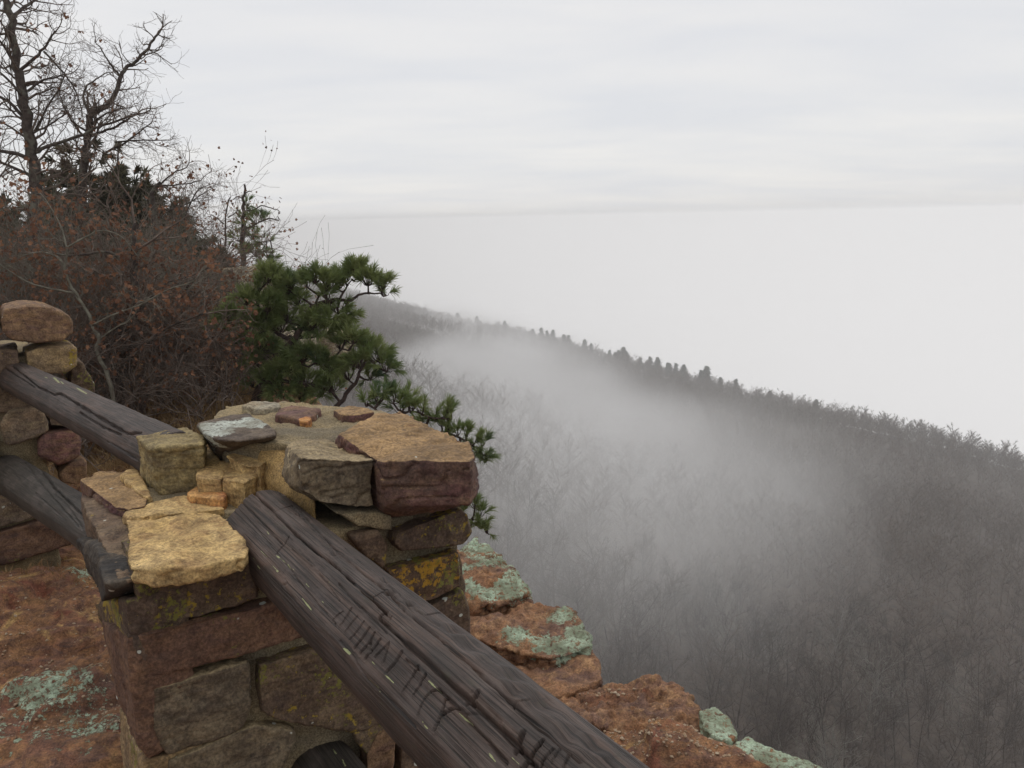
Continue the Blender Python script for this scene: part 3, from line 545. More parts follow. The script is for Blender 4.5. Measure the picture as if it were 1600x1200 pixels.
# ------------------------------------------------------------------ far terrain
esc = [np.array(p, float) for p in ((-1150, 3100), (-520, 1500), (-230, 740), (-95, 330), (-48, 178))]+edge[:]
crest = [np.array(p, float)*2 for p in ((-560, 1500), (-300, 960), (-175, 740), (-82, 565), (30, 345), (108, 181), (132, 120), (160, 30), (190, -60))]
def pdist(X, Y, poly):
    best = np.full(X.shape, 1e12); sg = np.ones(X.shape)
    for a, b in zip(poly[:-1], poly[1:]):
        ab = b-a; t = np.clip(((X-a[0])*ab[0]+(Y-a[1])*ab[1])/(ab@ab), 0, 1); dx = X-a[0]-t*ab[0]; dy = Y-a[1]-t*ab[1]; d = dx*dx+dy*dy
        cr_ = ab[0]*dy-ab[1]*dx; m = d < best*(1-1e-9); best = np.where(m, d, best); sg = np.where(m, np.sign(cr_), sg)
    return np.sqrt(best)*sg
CREST_Z = -110.
def far_h(X, Y):
    s = pdist(X, Y, esc); c = pdist(X, Y, crest)          # both positive on the valley side
    P = np.stack([X, Y, X*0], 1)
    und = 1.6*fbm(P, .02, 4, 80)
    t = np.clip(s/(np.abs(s)+np.abs(c)+1e-6), 0, 1)
    slope = -26+(CREST_Z+26)*t**.62+und*1.6
    below = CREST_Z+und*.5-.45*np.maximum(c, 0)
    h = np.where(c > 0, below, slope); h = np.maximum(h, -140.)
    top = np.where((Y < 18) & (X > -11), -3.2, -1.6-40*sstep(50, 300, Y))+.3*vn(P*.1, 81)*(Y > 18)
    k = sstep(-.6, 3.2, s)
    z = top*(1-k)+h*k-75*sstep(1350, 2300, Y)
    return np.maximum(z, -140.), s, c
def axis(segs):
    r = []
    for a, b, n in segs: r.append(np.linspace(a, b, n, endpoint=False))
    r.append([segs[-1][1]]); return np.concatenate(r)
ax = axis([(-22000, -2000, 8), (-2000, -300, 30), (-400, -12, 90), (-12, 12, 40), (12, 400, 110), (400, 2000, 30), (2000, 22000, 8)])
ay = axis([(-6000, -60, 10), (-60, -4, 20), (-4, 24, 40), (24, 250, 80), (250, 2000, 130), (2000, 24000, 16)])
X, Y = np.meshgrid(ax, ay, indexing='ij'); X = X.ravel(); Y = Y.ravel(); hz_, _, _ = far_h(X, Y)
tag(mesh_np('hillside', np.stack([X, Y, hz_], 1), grid_faces(len(ax), len(ay)), LITTER), kind='structure')
# sea of fog filling the valley beyond the wooded bench
m, t, b = newmat('fog_top'); b.inputs['Base Color'].default_value = (.90, .90, .905, 1); b.inputs['Roughness'].default_value = 1; b.inputs['Specular IOR Level'].default_value = 0
FOGM = m
sx = axis([(-22000, -1500, 40), (-1500, 1500, 120), (1500, 22000, 40)]); sy = axis([(-5500, -200, 12), (-200, 2500, 120), (2500, 23500, 60)])
X, Y = np.meshgrid(sx, sy, indexing='ij'); X = X.ravel(); Y = Y.ravel(); P = np.stack([X*.6, Y, X*0], 1)
tag(mesh_np('fog_sea', np.stack([X, Y, -124+3*fbm(P, .004, 3, 85)], 1), grid_faces(len(sx), len(sy)), FOGM), kind='stuff')
# ------------------------------------------------------------------ haze
def vol_mat(name, dens, col=(.985, .985, .985), soft=False, an=0.0):
    m = bpy.data.materials.new(name); m.use_nodes = True; t = m.node_tree; t.nodes.clear(); o = N(t, 'ShaderNodeOutputMaterial'); v = N(t, 'ShaderNodeVolumePrincipled')
    v.inputs['Color'].default_value = (*col, 1); v.inputs['Density'].default_value = dens; v.inputs['Anisotropy'].default_value = an; L(t, v.outputs[0], o.inputs['Volume'])
    if soft:
        c = N(t, 'ShaderNodeTexCoord'); ln = N(t, 'ShaderNodeVectorMath', operation='LENGTH'); L(t, c.outputs['Object'], ln.inputs[0])
        nz_ = noise(t, c.outputs['Object'], 1.6, 3., .55); k = mul(t, ln.outputs['Value'], mul(t, nz_, -.9), 'ADD'); f = ramp(t, k, -.1, .55, 1., 0.)
        L(t, mul(t, f, dens), v.inputs['Density'])
    return m
bm = bmesh.new(); bmesh.ops.create_cube(bm, size=1); me = bpy.data.meshes.new('haze'); bm.to_mesh(me); bm.free()
hz = bpy.data.objects.new('haze', me); hz.scale = (50000, 34000, 149); hz.location = (0, 9000, 6.5-74.5); COL.objects.link(hz); hz.data.materials.append(vol_mat('haze', .0009)); tag(hz, kind='stuff')
def mist(c, rad, dens):
    bm = bmesh.new(); bmesh.ops.create_icosphere(bm, subdivisions=3, radius=1); me = bpy.data.meshes.new('mist_bank'); bm.to_mesh(me); bm.free()
    o = bpy.data.objects.new('mist_bank', me); o.location = tuple(c); o.scale = rad; COL.objects.link(o); me.materials.append(vol_mat('mist', dens, soft=True)); return tag(o, kind='stuff')
mist(aty(730, 650, 225), (62, 120, 25), .021)
mist(aty(900, 760, 135), (44, 70, 17), .011)
mist(aty(780, 760, 36), (14, 24, 7.5), .015)
mist(aty(980, 840, 75), (24, 34, 11), .005)
mist(aty(1090, 720, 185), (42, 60, 17), .009)
mist(aty(640, 560, 600), (120, 260, 34), .008)
# ------------------------------------------------------------------ tubes and twigs
class Tubes:
    def __init__(s): s.V = []; s.F = []; s.n = 0
    def add(s, pts, rad, k=4):
        P = np.asarray(pts, float); n = len(P); r = np.asarray(rad, float)
        d = np.gradient(P, axis=0); d /= np.linalg.norm(d, axis=1)[:, None]+1e-9
        ref = np.array([0, 0, 1.]) if abs(d[:, 2]).mean() < .8 else np.array([1., 0, 0])
        a = np.cross(d, ref); a /= np.linalg.norm(a, axis=1)[:, None]+1e-9; b = np.cross(d, a)
        th = np.linspace(0, 2*np.pi, k, endpoint=False)
        R = P[:, None]+r[:, None, None]*(a[:, None]*np.cos(th)[None, :, None]+b[:, None]*np.sin(th)[None, :, None])
        s.V.append(R.reshape(-1, 3)); s.F.append(grid_faces(n, k, True)+s.n); s.n += n*k
    def build(s, name, mat, parent=None, label=None):
        return mesh_np(name, np.vstack(s.V), np.vstack(s.F), mat, parent, label=label)
def rvec(): return rng.normal(size=3)
def crook(p, d, ln, n, wob=.25, up=0.):
    pts = [np.array(p, float)]; d = unit(d)
    for i in range(n): d = unit(d+rvec()*wob+EZ*up); pts.append(pts[-1]+d*ln/n)
    return pts
def grow(tb, p, d, ln, r, lev, tips=None, wob=.28, up=.05, nch=4, spread=.9, k=4, minr=.0012, decay=.62):
    n = 5 if lev > 0 else 3
    pts = crook(p, d, ln, n, wob, up); rad = np.linspace(r, max(minr, r*.42), n+1); tb.add(pts, rad, k if lev > 0 else 3)
    if lev <= 0:
        if tips is not None: tips.append((pts[-1], unit(pts[-1]-pts[-2])))
        return
    for i in range(nch):
        f = .25+.75*(i+rng.random())/nch; q = f*n; a = min(n-1, int(q)); pp = pts[a]+(pts[a+1]-pts[a])*(q-a)
        dd = unit(pts[a+1]-pts[a]); side = unit(np.cross(dd, rvec())); nd = unit(dd+side*spread*(.7+.6*rng.random()))
        grow(tb, pp, nd, ln*decay*(.7+.6*rng.random()), rad[a]*.6, lev-1, tips, wob, up, nch, spread, k, minr, decay)
def traced(tb, px, Y, r0, r1, k=8, jit=.0):
    """a limb through photo points at distance Y (one value or one per point); returns its points"""
    Ys = Y if hasattr(Y, '__len__') else [Y]*len(px)
    P = np.array([aty(x, y, yy) for (x, y), yy in zip(px, Ys)]); 
    # resample
    out = []
    for i in range(len(P)-1):
        for q in range(3):
            f = q/3; p = P[i]*(1-f)+P[i+1]*f; out.append(p)
    out.append(P[-1]); out = np.array(out)
    if len(out) > 5: out[1:-1] = (out[:-2]+2*out[1:-1]+out[2:])/4
    out[1:-1] += rng.normal(size=(len(out)-2, 3))*r0*.25
    tb.add(out, np.linspace(r0, r1, len(out)), k); return out
def twigs_along(tb, pts, per_m, ln, r, lev, tips, f0=.1, spread=1.2, nch=3, up=.06, dirb=None, **kw):
    P = np.asarray(pts); seg = np.linalg.norm(np.diff(P, axis=0), axis=1); tot = seg.sum(); n = max(1, int(tot*per_m)); cs = np.concatenate([[0], np.cumsum(seg)])
    for i in range(n):
        x = tot*(f0+(1-f0)*(i+rng.random())/n); a = min(len(seg)-1, np.searchsorted(cs, x)-1); a = max(a, 0); f = (x-cs[a])/seg[a]
        p = P[a]+(P[a+1]-P[a])*f; d = unit(P[a+1]-P[a]); sd_ = unit(np.cross(d, rvec())); nd = unit(d*.7+sd_*spread+(dirb if dirb is not None else 0))
        grow(tb, p, nd, ln*(.6+.8*rng.random()), r, lev, tips, nch=nch, up=up, **kw)
def leaves(name, pts, mat, parent, size=.06, per=3, spread=.05, label=None):
    """small bent lobed leaves round the given points"""
    V = []; Fc = []; n = 0; prof = [(0, 0), (.3, .22), (.45, .12), (.62, .30), (.78, .15), (1, 0)]
    for p in pts:
        for q in range(per):
            c = np.asarray(p)+rng.normal(size=3)*spread; d = unit(rvec()-EZ*.5); s = unit(np.cross(d, rvec())); nn = np.cross(d, s); L_ = size*(.6+.7*rng.random()); cv = rng.uniform(-.3, .5)
            mid = [c+d*L_*a+nn*L_*cv*a*a for a, b in prof]; l = [m_+s*L_*b+nn*L_*b*.5 for m_, (a, b) in zip(mid, prof)]; r = [m_-s*L_*b+nn*L_*b*.5 for m_, (a, b) in zip(mid, prof)]
            k = len(prof)
            V += mid+l[1:-1]+r[1:-1]
            li_ = [n]+[n+k+i for i in range(k-2)]+[n+k-1]; ri_ = [n]+[n+2*k-2+i for i in range(k-2)]+[n+k-1]
            for i in range(k-1):
                Fc.append((n+i, n+i+1, li_[i+1], li_[i])); Fc.append((n+i+1, n+i, ri_[i], ri_[i+1]))
            n += 3*k-4
    Fc = np.array(Fc); 
    return mesh_np(name, np.array(V), Fc, mat, parent, smooth=False, label=label)
def needles(name, bases, dirs, mat, parent, K=50, ln=.11, wd=.0028, cone=.75, stem=.08):
    B = np.repeat(np.asarray(bases), K, 0); D = np.repeat(np.asarray(dirs), K, 0); n = len(B)
    off = rng.random((n, 1)); B = B+D*off*stem
    d = D*(.75+.5*off)+rng.normal(size=(n, 3))*cone*.75; d /= np.linalg.norm(d, axis=1)[:, None]; L_ = ln*(.7+.5*rng.random((n, 1)))
    s = np.cross(d, rng.normal(size=(n, 3))); s /= np.linalg.norm(s, axis=1)[:, None]; s *= wd
    droop = np.array([0, 0, -.12])*L_
    V = np.stack([B-s, B+s, B+d*L_*.6+s*.8, B+d*L_+droop, B+d*L_*.6-s*.8], 1).reshape(-1, 3)
    i = np.arange(n)*5; Fc = [np.stack([i, i+1, i+2, i+4], 1), np.stack([i+4, i+2, i+3], 1)]
    return mesh_np(name, V, Fc, mat, parent, smooth=False)
def gz(x, y): h, s = near_h(np.array([float(x)]), np.array([float(y)])); return float(h[0])
# ------------------------------------------------------------------ left bare oaks
def oak(label, base_px, Y, trunk, r0, r1, limbs, dens, tl, leafn, twl=2, bark=None):
    tr_top = aty(*trunk[0], Y); b = aty(*base_px, Y); b[2] = gz(b[0], b[1])-.1
    root = empty('oak_tree', b, label, 'tree', 'bare oaks at the left edge'); tb = Tubes(); tw = tb if bark else Tubes(); tips = []
    P = traced(tb, trunk, Y, r0, r1, 10); tb.add([b, (b+P[0])/2+rvec()*.03, P[0]], [r0*1.25, r0*1.1, r0], 10)
    twigs_along(tw, P, dens*.7, tl, r1*.55, twl, tips, f0=.2)
    for px, a, c in limbs:
        yy = Y+rng.uniform(-.3, .3)*np.linspace(0, 1, len(px)); q = traced(tb, px, yy, a, c, 7); twigs_along(tw, q, dens, tl*.8, c*.75, twl, tips)
        grow(tw, q[-1], q[-1]-q[-2], tl*.7, c, 1, tips)
    tb.build('trunk', bark or BARK, root)
    if not bark: tw.build('twigs', TWIG, root)
    if leafn: 
        sel = [tips[i][0] for i in rng.choice(len(tips), min(leafn, len(tips)), replace=False)]; leaves('dead_leaves', sel, LEAFB, root, .055, 3, .03)
oak('tall bare oak leaning at the far left edge with a dark crooked trunk', (60, 640), 7.4,
    [(62, 420), (60, 340), (56, 290), (50, 241), (41, 181), (34, 133), (20, 85), (17, 31), (6, -10), (0, -40)], .055, .022,
    [([(18, 28), (34, 14), (50, 5), (70, -8)], .016, .008), ([(31, 110), (57, 88), (68, 76), (80, 60), (88, 48)], .014, .006), ([(68, 80), (80, 92), (100, 115), (118, 140), (126, 165)], .009, .005),
     ([(44, 142), (62, 127), (80, 122), (102, 116)], .012, .005), ([(45, 210), (70, 200), (86, 190), (104, 176)], .010, .005), ([(54, 238), (70, 230), (91, 222), (133, 210), (146, 200), (160, 197), (190, 187), (214, 178)], .016, .007),
     ([(44, 190), (20, 165), (0, 150), (-30, 140)], .016, .009), ([(54, 250), (30, 240), (0, 235), (-40, 222)], .02, .01), ([(20, 95), (5, 70), (-15, 50)], .012, .008), ([(54, 205), (75, 165), (92, 140), (100, 120)], .010, .005), ([(60, 280), (20, 262), (-30, 240)], .016, .008), ([(56, 230), (28, 205), (-10, 185)], .012, .006), ([(44, 160), (8, 118), (-20, 100)], .012, .006)], 22, .30, 40)
oak('second bare oak with one limb curving up to the right against the sky', (128, 640), 7.9,
    [(120, 420), (124, 330), (130, 262), (131, 236), (137, 208), (139, 180)], .042, .028,
    [([(139, 180), (152, 172), (166, 167), (181, 147), (187, 119), (197, 106), (210, 99), (227, 82), (240, 62), (250, 49)], .026, .009), ([(187, 118), (176, 104), (164, 88), (157, 74), (149, 66)], .009, .004),
     ([(139, 176), (133, 162), (128, 148), (136, 133), (150, 124), (162, 116)], .013, .005), ([(138, 214), (160, 206), (181, 198), (200, 186), (214, 178), (220, 180)], .013, .005), ([(160, 240), (186, 228), (210, 212), (234, 194)], .012, .005),
     ([(180, 222), (214, 219), (254, 219)], .009, .004), ([(134, 204), (112, 190), (102, 172), (94, 150)], .010, .005), ([(139, 200), (158, 180), (190, 170), (205, 168)], .010, .004)], 22, .24, 16)
oak('thin bare oak sapling with twigs reaching right above the thicket', (250, 620), 8.4,
    [(235, 420), (240, 330), (236, 300), (250, 285)], .03, .014,
    [([(240, 300), (258, 280), (275, 268), (292, 262), (296, 250)], .010, .004), ([(236, 290), (262, 290), (290, 288), (314, 282)], .010, .004), ([(285, 350), (297, 318), (306, 300), (313, 294), (326, 289)], .008, .004), ([(262, 330), (300, 315), (318, 302)], .008, .004)], 18, .26, 16)
oak('dark forked oak trunk rising through the thicket behind the left post', (184, 660), 5.9,
    [(184, 622), (178, 585), (170, 566), (176, 540), (204, 500), (209, 470), (211, 440), (205, 400), (214, 350)], .042, .018,
    [([(170, 566), (155, 553), (141, 543)], .018, .01), ([(176, 560), (204, 543), (234, 534), (249, 519), (281, 503), (320, 490)], .014, .005), ([(157, 530), (145, 508), (137, 486), (124, 467), (112, 450), (100, 420)], .010, .006), ([(157, 530), (141, 545), (180, 512), (206, 500)], .009, .006), ([(195, 511), (230, 470), (262, 440), (300, 430)], .011, .005), ([(205, 420), (170, 390), (120, 400), (80, 395)], .012, .005)], 16, .4, 260)
oak('pale lichened branches crossing in front of the dark forked trunk', (160, 690), 5.5,
    [(178, 640), (172, 590), (150, 550), (157, 529), (144, 508), (137, 486), (124, 467), (112, 450), (100, 425), (104, 385)], .014, .006,
    [([(157, 529), (180, 512), (206, 500), (222, 470)], .006, .003), ([(101, 418), (90, 400), (60, 392), (30, 402)], .007, .003), ([(144, 508), (180, 490), (230, 472), (262, 452), (300, 440)], .007, .003), ([(104, 387), (130, 372), (160, 358), (190, 368), (215, 400)], .006, .003), ([(104, 387), (95, 350), (70, 310)], .006, .003), ([(118, 458), (80, 452), (40, 440), (10, 420)], .007, .003)], 9, .2, 120, bark=BARKG)
for q, (a, bb, c, lab) in enumerate(((( 247, 650), [(247, 637), (249, 600), (251, 555), (262, 515), (276, 470), (300, 440)], 6.5, 'slim dark oak stem in the middle of the thicket'), ((268, 670), [(268, 656), (270, 609), (281, 555), (276, 520), (284, 485), (300, 455)], 6.2, 'slim dark oak stem nearest the near pillar'))):
    oak(lab, a, c, bb, .026, .012, [([bb[2], (bb[2][0]+35, bb[2][1]-25), (bb[2][0]+60, bb[2][1]-30)], .009, .004), ([bb[3], (bb[3][0]-45, bb[3][1]-40), (bb[3][0]-80, bb[3][1]-50)], .009, .004)], 16, .36, 120)
# ------------------------------------------------------------------ thicket shrubs
def shrub_parts(h, w_, stems, leafn, twl=3):
    tw = Tubes(); tips = []
    for i in range(stems):
        a = rng.uniform(0, 2*np.pi); tl_ = rng.uniform(.1, .8)*w_; d = unit([math.cos(a)*tl_, math.sin(a)*tl_, h]); p = np.array([math.cos(a)*.08, math.sin(a)*.08, 0])
        grow(tw, p, d, h*rng.uniform(.5, .75), rng.uniform(.008, .016), twl, tips, wob=.22, up=.03, nch=5, spread=.8, decay=.58, minr=.0016)
    return tw, tips
protos = []
for i, (h, w_, st, lf_) in enumerate(((1.5, .9, 7, 170), (1.2, .9, 7, 110), (1.75, 1.0, 8, 170), (.95, .8, 8, 50))):
    tw, tips = shrub_parts(h, w_, st, lf_); sel = [tips[k][0] for k in rng.choice(len(tips), lf_, replace=False)]
    st_o = tw.build('stems', TWIG); lv_o = leaves('dead_leaves', sel, LEAFB, None, .045, 3, .04); protos.append((st_o, lv_o))
    if i in (1, 2): st_o.data.materials[0] = BARKG
spots = []
for (px, Y, k) in ((-30, 6.2, 0), (30, 6.8, 2), (75, 6.0, 0), (110, 7.2, 2), (150, 6.4, 1), (190, 7.4, 2), (225, 6.6, 0), (262, 7.8, 2), (300, 7.0, 1), (330, 8.6, 3), (352, 6.6, 3), (385, 7.2, 3), (-60, 7.8, 2), (55, 8.2, 2), (150, 8.6, 2), (230, 9.0, 2), (300, 9.2, 0), (210, 5.9, 3), (322, 6.0, 3), (0, 9.2, 2), (90, 5.6, 3)):
    spots.append((px, Y, k))
seen = set()
for (px, Y, k) in spots:
    p = aty(px, 600, Y); p[2] = gz(p[0], p[1])-.03
    lab = 'low leafless shrub in the thicket, knee high' if k == 3 else 'leafless brown shrub tangled in the thicket left of the pine'
    r = empty('bare_shrub', p, lab, 'shrub', 'low shrubs of the thicket' if k == 3 else 'tall shrubs of the thicket'); r.rotation_euler = (0, 0, rng.uniform(0, 6.28)); sc_ = rng.uniform(.85, 1.12); r.scale = (sc_, sc_, sc_)
    for o in protos[k]:
        c = o if id(o) not in seen else o.copy()
        if id(o) in seen: COL.objects.link(c)
        seen.add(id(o)); c.parent = r
# ------------------------------------------------------------------ cedars
def cedar(label, px, top, bot, Y, hw, n=900, lean=0, mat=NEEDJ, K=40, ln=.12, name='cedar_tree', grp=None, prof=None, wd=.009):
    T0 = aty(px, top, Y); b = aty(px, bot, Y); root = empty(name, (b[0], b[1], b[2]), label, 'tree', grp); H = T0[2]-b[2]; rw = hw/F*Y
    tb = Tubes(); tb.add([b, b*.5+T0*.5+rvec()*.03, T0], [.05, .035, .008], 7); B = []; D = []
    for i in range(n):
        z = 1-math.sqrt(rng.random())*.98; z = 1-z if rng.random() < .0 else z; rr = rw*(prof(z) if prof else (1-z)**.6)*1.0; a = rng.uniform(0, 6.28)
        lump = .72+.4*float(vn(np.array([[a*1.3, z*5, px]]), 3)[0]); q = rr*lump*(.45+.6*rng.random()**.5)
        p = b+EZ*(H*z)+np.array([math.cos(a)*q, math.sin(a)*q, 0]); B.append(p); D.append(unit([math.cos(a), math.sin(a), .45+rng.normal()*.4]))
        if i % 12 == 0: c0 = b+EZ*(H*max(0, z-.1)); tb.add([c0, (c0+p)/2-EZ*.02, p], [.012, .009, .003], 4)
    tb.build('trunk', BARKP, root); needles('foliage', B, D, mat, root, K, ln, wd, .8, .10)
cedar('dark cedar with a ragged branch tip standing against the sky', 185, 222, 640, 11.0, 92, 2800, prof=lambda z: .5+.5*(1-z)**.5)
cedar('dark cedar with a rounded crown between the two sky-high oaks and the sapling', 232, 268, 640, 11.2, 84, 2200, prof=lambda z: .2+.8*(1-z)**.5)
cedar('rounded dark cedar on the right shoulder of the thicket', 292, 308, 640, 11.5, 95, 2200, prof=lambda z: .15+.85*(1-z)**.5)
cedar('brownish cedar deep in the thicket at the left', 70, 300, 640, 10.0, 110, 2200, prof=lambda z: .2+.8*(1-z)**.5)
cedar('small dark cedar just left of the dead topped pine', 345, 372, 600, 12.5, 62, 1500)
# ------------------------------------------------------------------ pines
def pine(label, Y, trunks, clusters, base, dens=21., K=44, ln=.08, wd=.0024, depth=.8, grp=None):
    b = aty(*base, Y); root = empty('pine_tree', b, label, 'tree', grp); tb = Tubes(); nodes = []
    for px, a, c in trunks: nodes += list(traced(tb, px, Y+rng.uniform(-.1, .1)*np.linspace(0, 1, len(px)), a, c, 8))
    nodes = np.array(nodes); B = []; D = []
    for cx, cy_, r in clusters:
        dz = rng.uniform(-1, 1)*r/F*Y*depth*1.2; c = aty(cx, cy_, Y+dz); rw = r/F*Y; j = np.argmin(np.linalg.norm(nodes-c, axis=1)); q = nodes[j]
        low = c-EZ*rw*.35; tb.add([q, q*.5+low*.5-EZ*rw*.15+rvec()*rw*.08, low, c+EZ*rw*.1], [.011, .008, .006, .003], 5)
        for i in range(max(5, int(r*r/dens))):
            v = unit(rvec()); v[2] = abs(v[2])*.9 if rng.random() < .75 else v[2]; p = c+v*rw*np.array([1, depth, .85])*(.25+.55*rng.random()); d = unit(v*.9+EZ*.35+(c-q)*.6/(np.linalg.norm(c-q)+.01))
            B.append(p); D.append(d); tb.add([low, low*.4+p*.6-EZ*.01, p], [.004, .0035, .0025], 3)
    tb.build('trunk', BARKP, root); needles('foliage', B, D, NEED, root, K, ln, wd, .5, .05)
cl1 = [(557, 427, 22), (540, 436, 18), (575, 440, 20), (596, 447, 17), (603, 458, 12), (528, 447, 16), (492, 436, 19), (510, 446, 20), (480, 444, 14), (512, 464, 14), (528, 484, 18), (540, 494, 14), (515, 500, 18),
       (418, 433, 20), (432, 442, 18), (405, 450, 16), (453, 448, 22), (440, 470, 24), (465, 470, 18), (418, 480, 22), (385, 470, 18), (362, 497, 22), (345, 510, 14), (385, 508, 20), (408, 512, 20), (440, 510, 20), (488, 505, 24), (500, 520, 18), (478, 522, 16), (450, 497, 20),
       (540, 520, 20), (552, 532, 16), (530, 540, 14), (572, 545, 22), (590, 558, 22), (603, 575, 17), (560, 568, 22), (578, 588, 16), (545, 588, 18), (512, 575, 24), (495, 560, 16), (470, 560, 26), (450, 580, 24), (480, 595, 24), (520, 605, 20), (500, 615, 16), (411, 545, 22), (400, 570, 22), (425, 595, 24), (440, 615, 20), (470, 620, 20), (395, 600, 16), (430, 555, 20), (385, 540, 18)]
pine('green windswept pine at the cliff edge behind the near pillar, one arm reaching right', 6.3,
     [([(395, 655), (405, 600), (428, 566), (450, 542), (463, 525), (472, 510), (478, 493), (488, 479), (505, 472), (520, 469)], .035, .017), ([(520, 469), (531, 468), (545, 471), (557, 464), (568, 457), (580, 459), (596, 458)], .014, .005),
      ([(457, 529), (445, 526), (431, 520), (420, 503), (405, 484), (402, 470), (395, 458)], .018, .007), ([(457, 531), (475, 526), (492, 528), (505, 520)], .012, .005), ([(490, 482), (500, 460), (508, 450)], .01, .005), ([(520, 640), (531, 630), (545, 610), (557, 594), (563, 575), (577, 560)], .02, .008), ([(495, 566), (516, 562), (525, 555), (535, 545), (545, 548)], .012, .005), ([(531, 468), (540, 450), (550, 437)], .009, .004),
      ([(405, 600), (440, 595), (480, 600), (520, 612), (531, 628)], .018, .01)], cl1, (400, 655))
cl2 = [(571, 628, 16), (590, 622, 16), (602, 614, 14), (615, 625, 18), (636, 622, 14), (645, 636, 16), (625, 640, 16), (660, 642, 14), (678, 650, 15), (698, 642, 13), (706, 650, 10), (690, 662, 12), (701, 668, 12), (716, 676, 12), (728, 680, 10), (740, 690, 12), (753, 694, 12), (757, 708, 11), (758, 720, 9), (745, 706, 12), (665, 660, 14), (690, 680, 12), (715, 695, 12), (742, 790, 12), (750, 803, 12), (762, 830, 9), (752, 822, 12), (735, 820, 14), (725, 775, 14), (720, 800, 14)]
pine('low pine sprawling below the cliff edge behind the right corner of the near pillar', 5.6,
     [([(585, 770), (630, 812), (676, 815), (690, 770), (660, 700), (620, 660), (590, 640), (575, 632)], .02, .006), ([(660, 700), (690, 672), (720, 685), (745, 700), (752, 712)], .010, .004), ([(620, 655), (640, 640), (670, 652), (700, 655)], .009, .004), ([(695, 800), (720, 810), (745, 812), (760, 830)], .009, .004)], cl2, (700, 840), dens=34, K=40, ln=.07)
dead = [(388, 335, 16), (400, 345, 16), (412, 340, 12), (378, 350, 14), (395, 368, 18), (412, 378, 15), (372, 372, 14), (400, 395, 20), (418, 400, 14), (380, 395, 16), (412, 412, 16), (428, 408, 10), (405, 425, 16), (388, 318, 9), (424, 425, 10)]
pine('spindly pine with a dead branchy top on the skyline', 13.5,
     [([(382, 450), (380, 400), (380, 360), (379, 330), (380, 310), (382, 288)], .05, .015), ([(380, 330), (398, 328), (408, 320), (424, 326), (436, 329)], .012, .006), ([(380, 360), (400, 350), (420, 340), (438, 345), (434, 338)], .014, .006), ([(380, 310), (372, 306), (364, 312)], .010, .005), ([(380, 305), (388, 298), (394, 300)], .010, .005), ([(352, 385), (352, 350), (356, 315), (360, 308)], .016, .008), ([(356, 340), (370, 332), (372, 322)], .010, .005), ([(380, 385), (400, 380), (424, 376), (430, 372)], .012, .005), ([(350, 350), (338, 340), (330, 335)], .012, .006)], dead, (382, 455), dens=20, K=24, ln=.11, wd=.004)
# ------------------------------------------------------------------ boulders behind
def boulder(px, Yd, thick, label, mat=BOUL, vox=.02, amp=.04, **kw):
    t = [aty(x, y, Yd) for x, y in px]; c = np.mean(t, axis=0); sid[0] += 1
    bk = [c+(p-c)*.85+np.array([0, thick, 0]) for p in t]; o = hull_stone('boulder', [p-c for p in t+bk], mat, None, vox=vox, rnd=5, amp=amp, seed=sid[0], **kw); o.location = tuple(c); return tag(o, label, 'rock')
boulder([(300, 470), (310, 430), (340, 420), (362, 421), (374, 435), (380, 455), (392, 475), (388, 500), (330, 520), (300, 510)], 8.9, 1.2, 'pale lichened cliff rock showing through the shrubs left of the pine', strata=.6)
boulder([(395, 540), (420, 520), (455, 530), (470, 560), (460, 600), (400, 600)], 8.2, 1., 'grey rock under the windswept pine')
boulder([(225, 600), (250, 575), (300, 580), (310, 610), (290, 640), (235, 640)], 8.6, .8, 'yellowish mossy boulder half hidden at the foot of the thicket', YELD, amp=.03)
boulder([(490, 530), (510, 515), (535, 525), (540, 560), (500, 570)], 11.0, 1., 'small grey ledge rock seen through the pine branches')
# ------------------------------------------------------------------ dry grass
def grass(name, pxs, Yr, n, h, label_mat=GRASS):
    V = []; Fc = []; k = 0
    for i in range(n):
        x = rng.uniform(*pxs); Yq = rng.uniform(*Yr); p = aty(x, 620, Yq); p[2] = gz(p[0], p[1])-.01; d = unit([rng.normal()*.45, rng.normal()*.45, 1]); L_ = h*rng.uniform(.4, 1.2); s = unit(np.cross(d, rvec()))*.0022; bend = np.array([rng.normal(), rng.normal(), -.3])*L_*.35
        V += [p-s, p+s, p+d*L_*.55+bend*.3+s*.8, p+d*L_*.55+bend*.3-s*.8, p+d*L_+bend]; Fc.append((k, k+1, k+2, k+3)); Fc.append((k+3, k+2, k+4, k+4)); k += 5
    Fc = np.array(Fc); q = Fc[::2]; t3 = Fc[1::2, :3]
    return tag(mesh_np(name, np.array(V), [q, t3], label_mat, smooth=False), kind='stuff')
grass('dry_grass', (190, 420), (5.0, 7.0), 5200, .30)
grass('dry_grass', (40, 215), (4.5, 6.5), 3500, .16)
grass('dry_grass', (-60, 170), (3.45, 3.85), 900, .05)
# gravel lying on the rock shelf
def gravel():
    bm = bmesh.new(); bmesh.ops.create_icosphere(bm, subdivisions=1, radius=1); v0 = np.array([v.co[:] for v in bm.verts]); f0 = np.array([[v.index for v in f.verts] for f in bm.faces]); bm.free()
    V = []; Fc = []; k = 0
    for i in range(5200):
        if i % 5 == 0: x, y = rng.uniform(-60, 210), 880+330*rng.random()**.8
        else: x, y = rng.uniform(740, 1180), rng.uniform(930, 1230)
        p = onz(x, y, .0); h, s_ = near_h(p[:1], p[1:2])
        if s_[0] > -.05: continue
        r = .0016+.006*rng.random()**4; v = v0*(1+.25*rng.normal(size=v0.shape))*r*np.array([1, 1, .7]); V.append(v+np.array([p[0], p[1], h[0]+r*.3])); Fc.append(f0+k); k += len(v0)
    return tag(mesh_np('gravel', np.vstack(V), np.vstack(Fc), GRAV, smooth=False), kind='stuff')
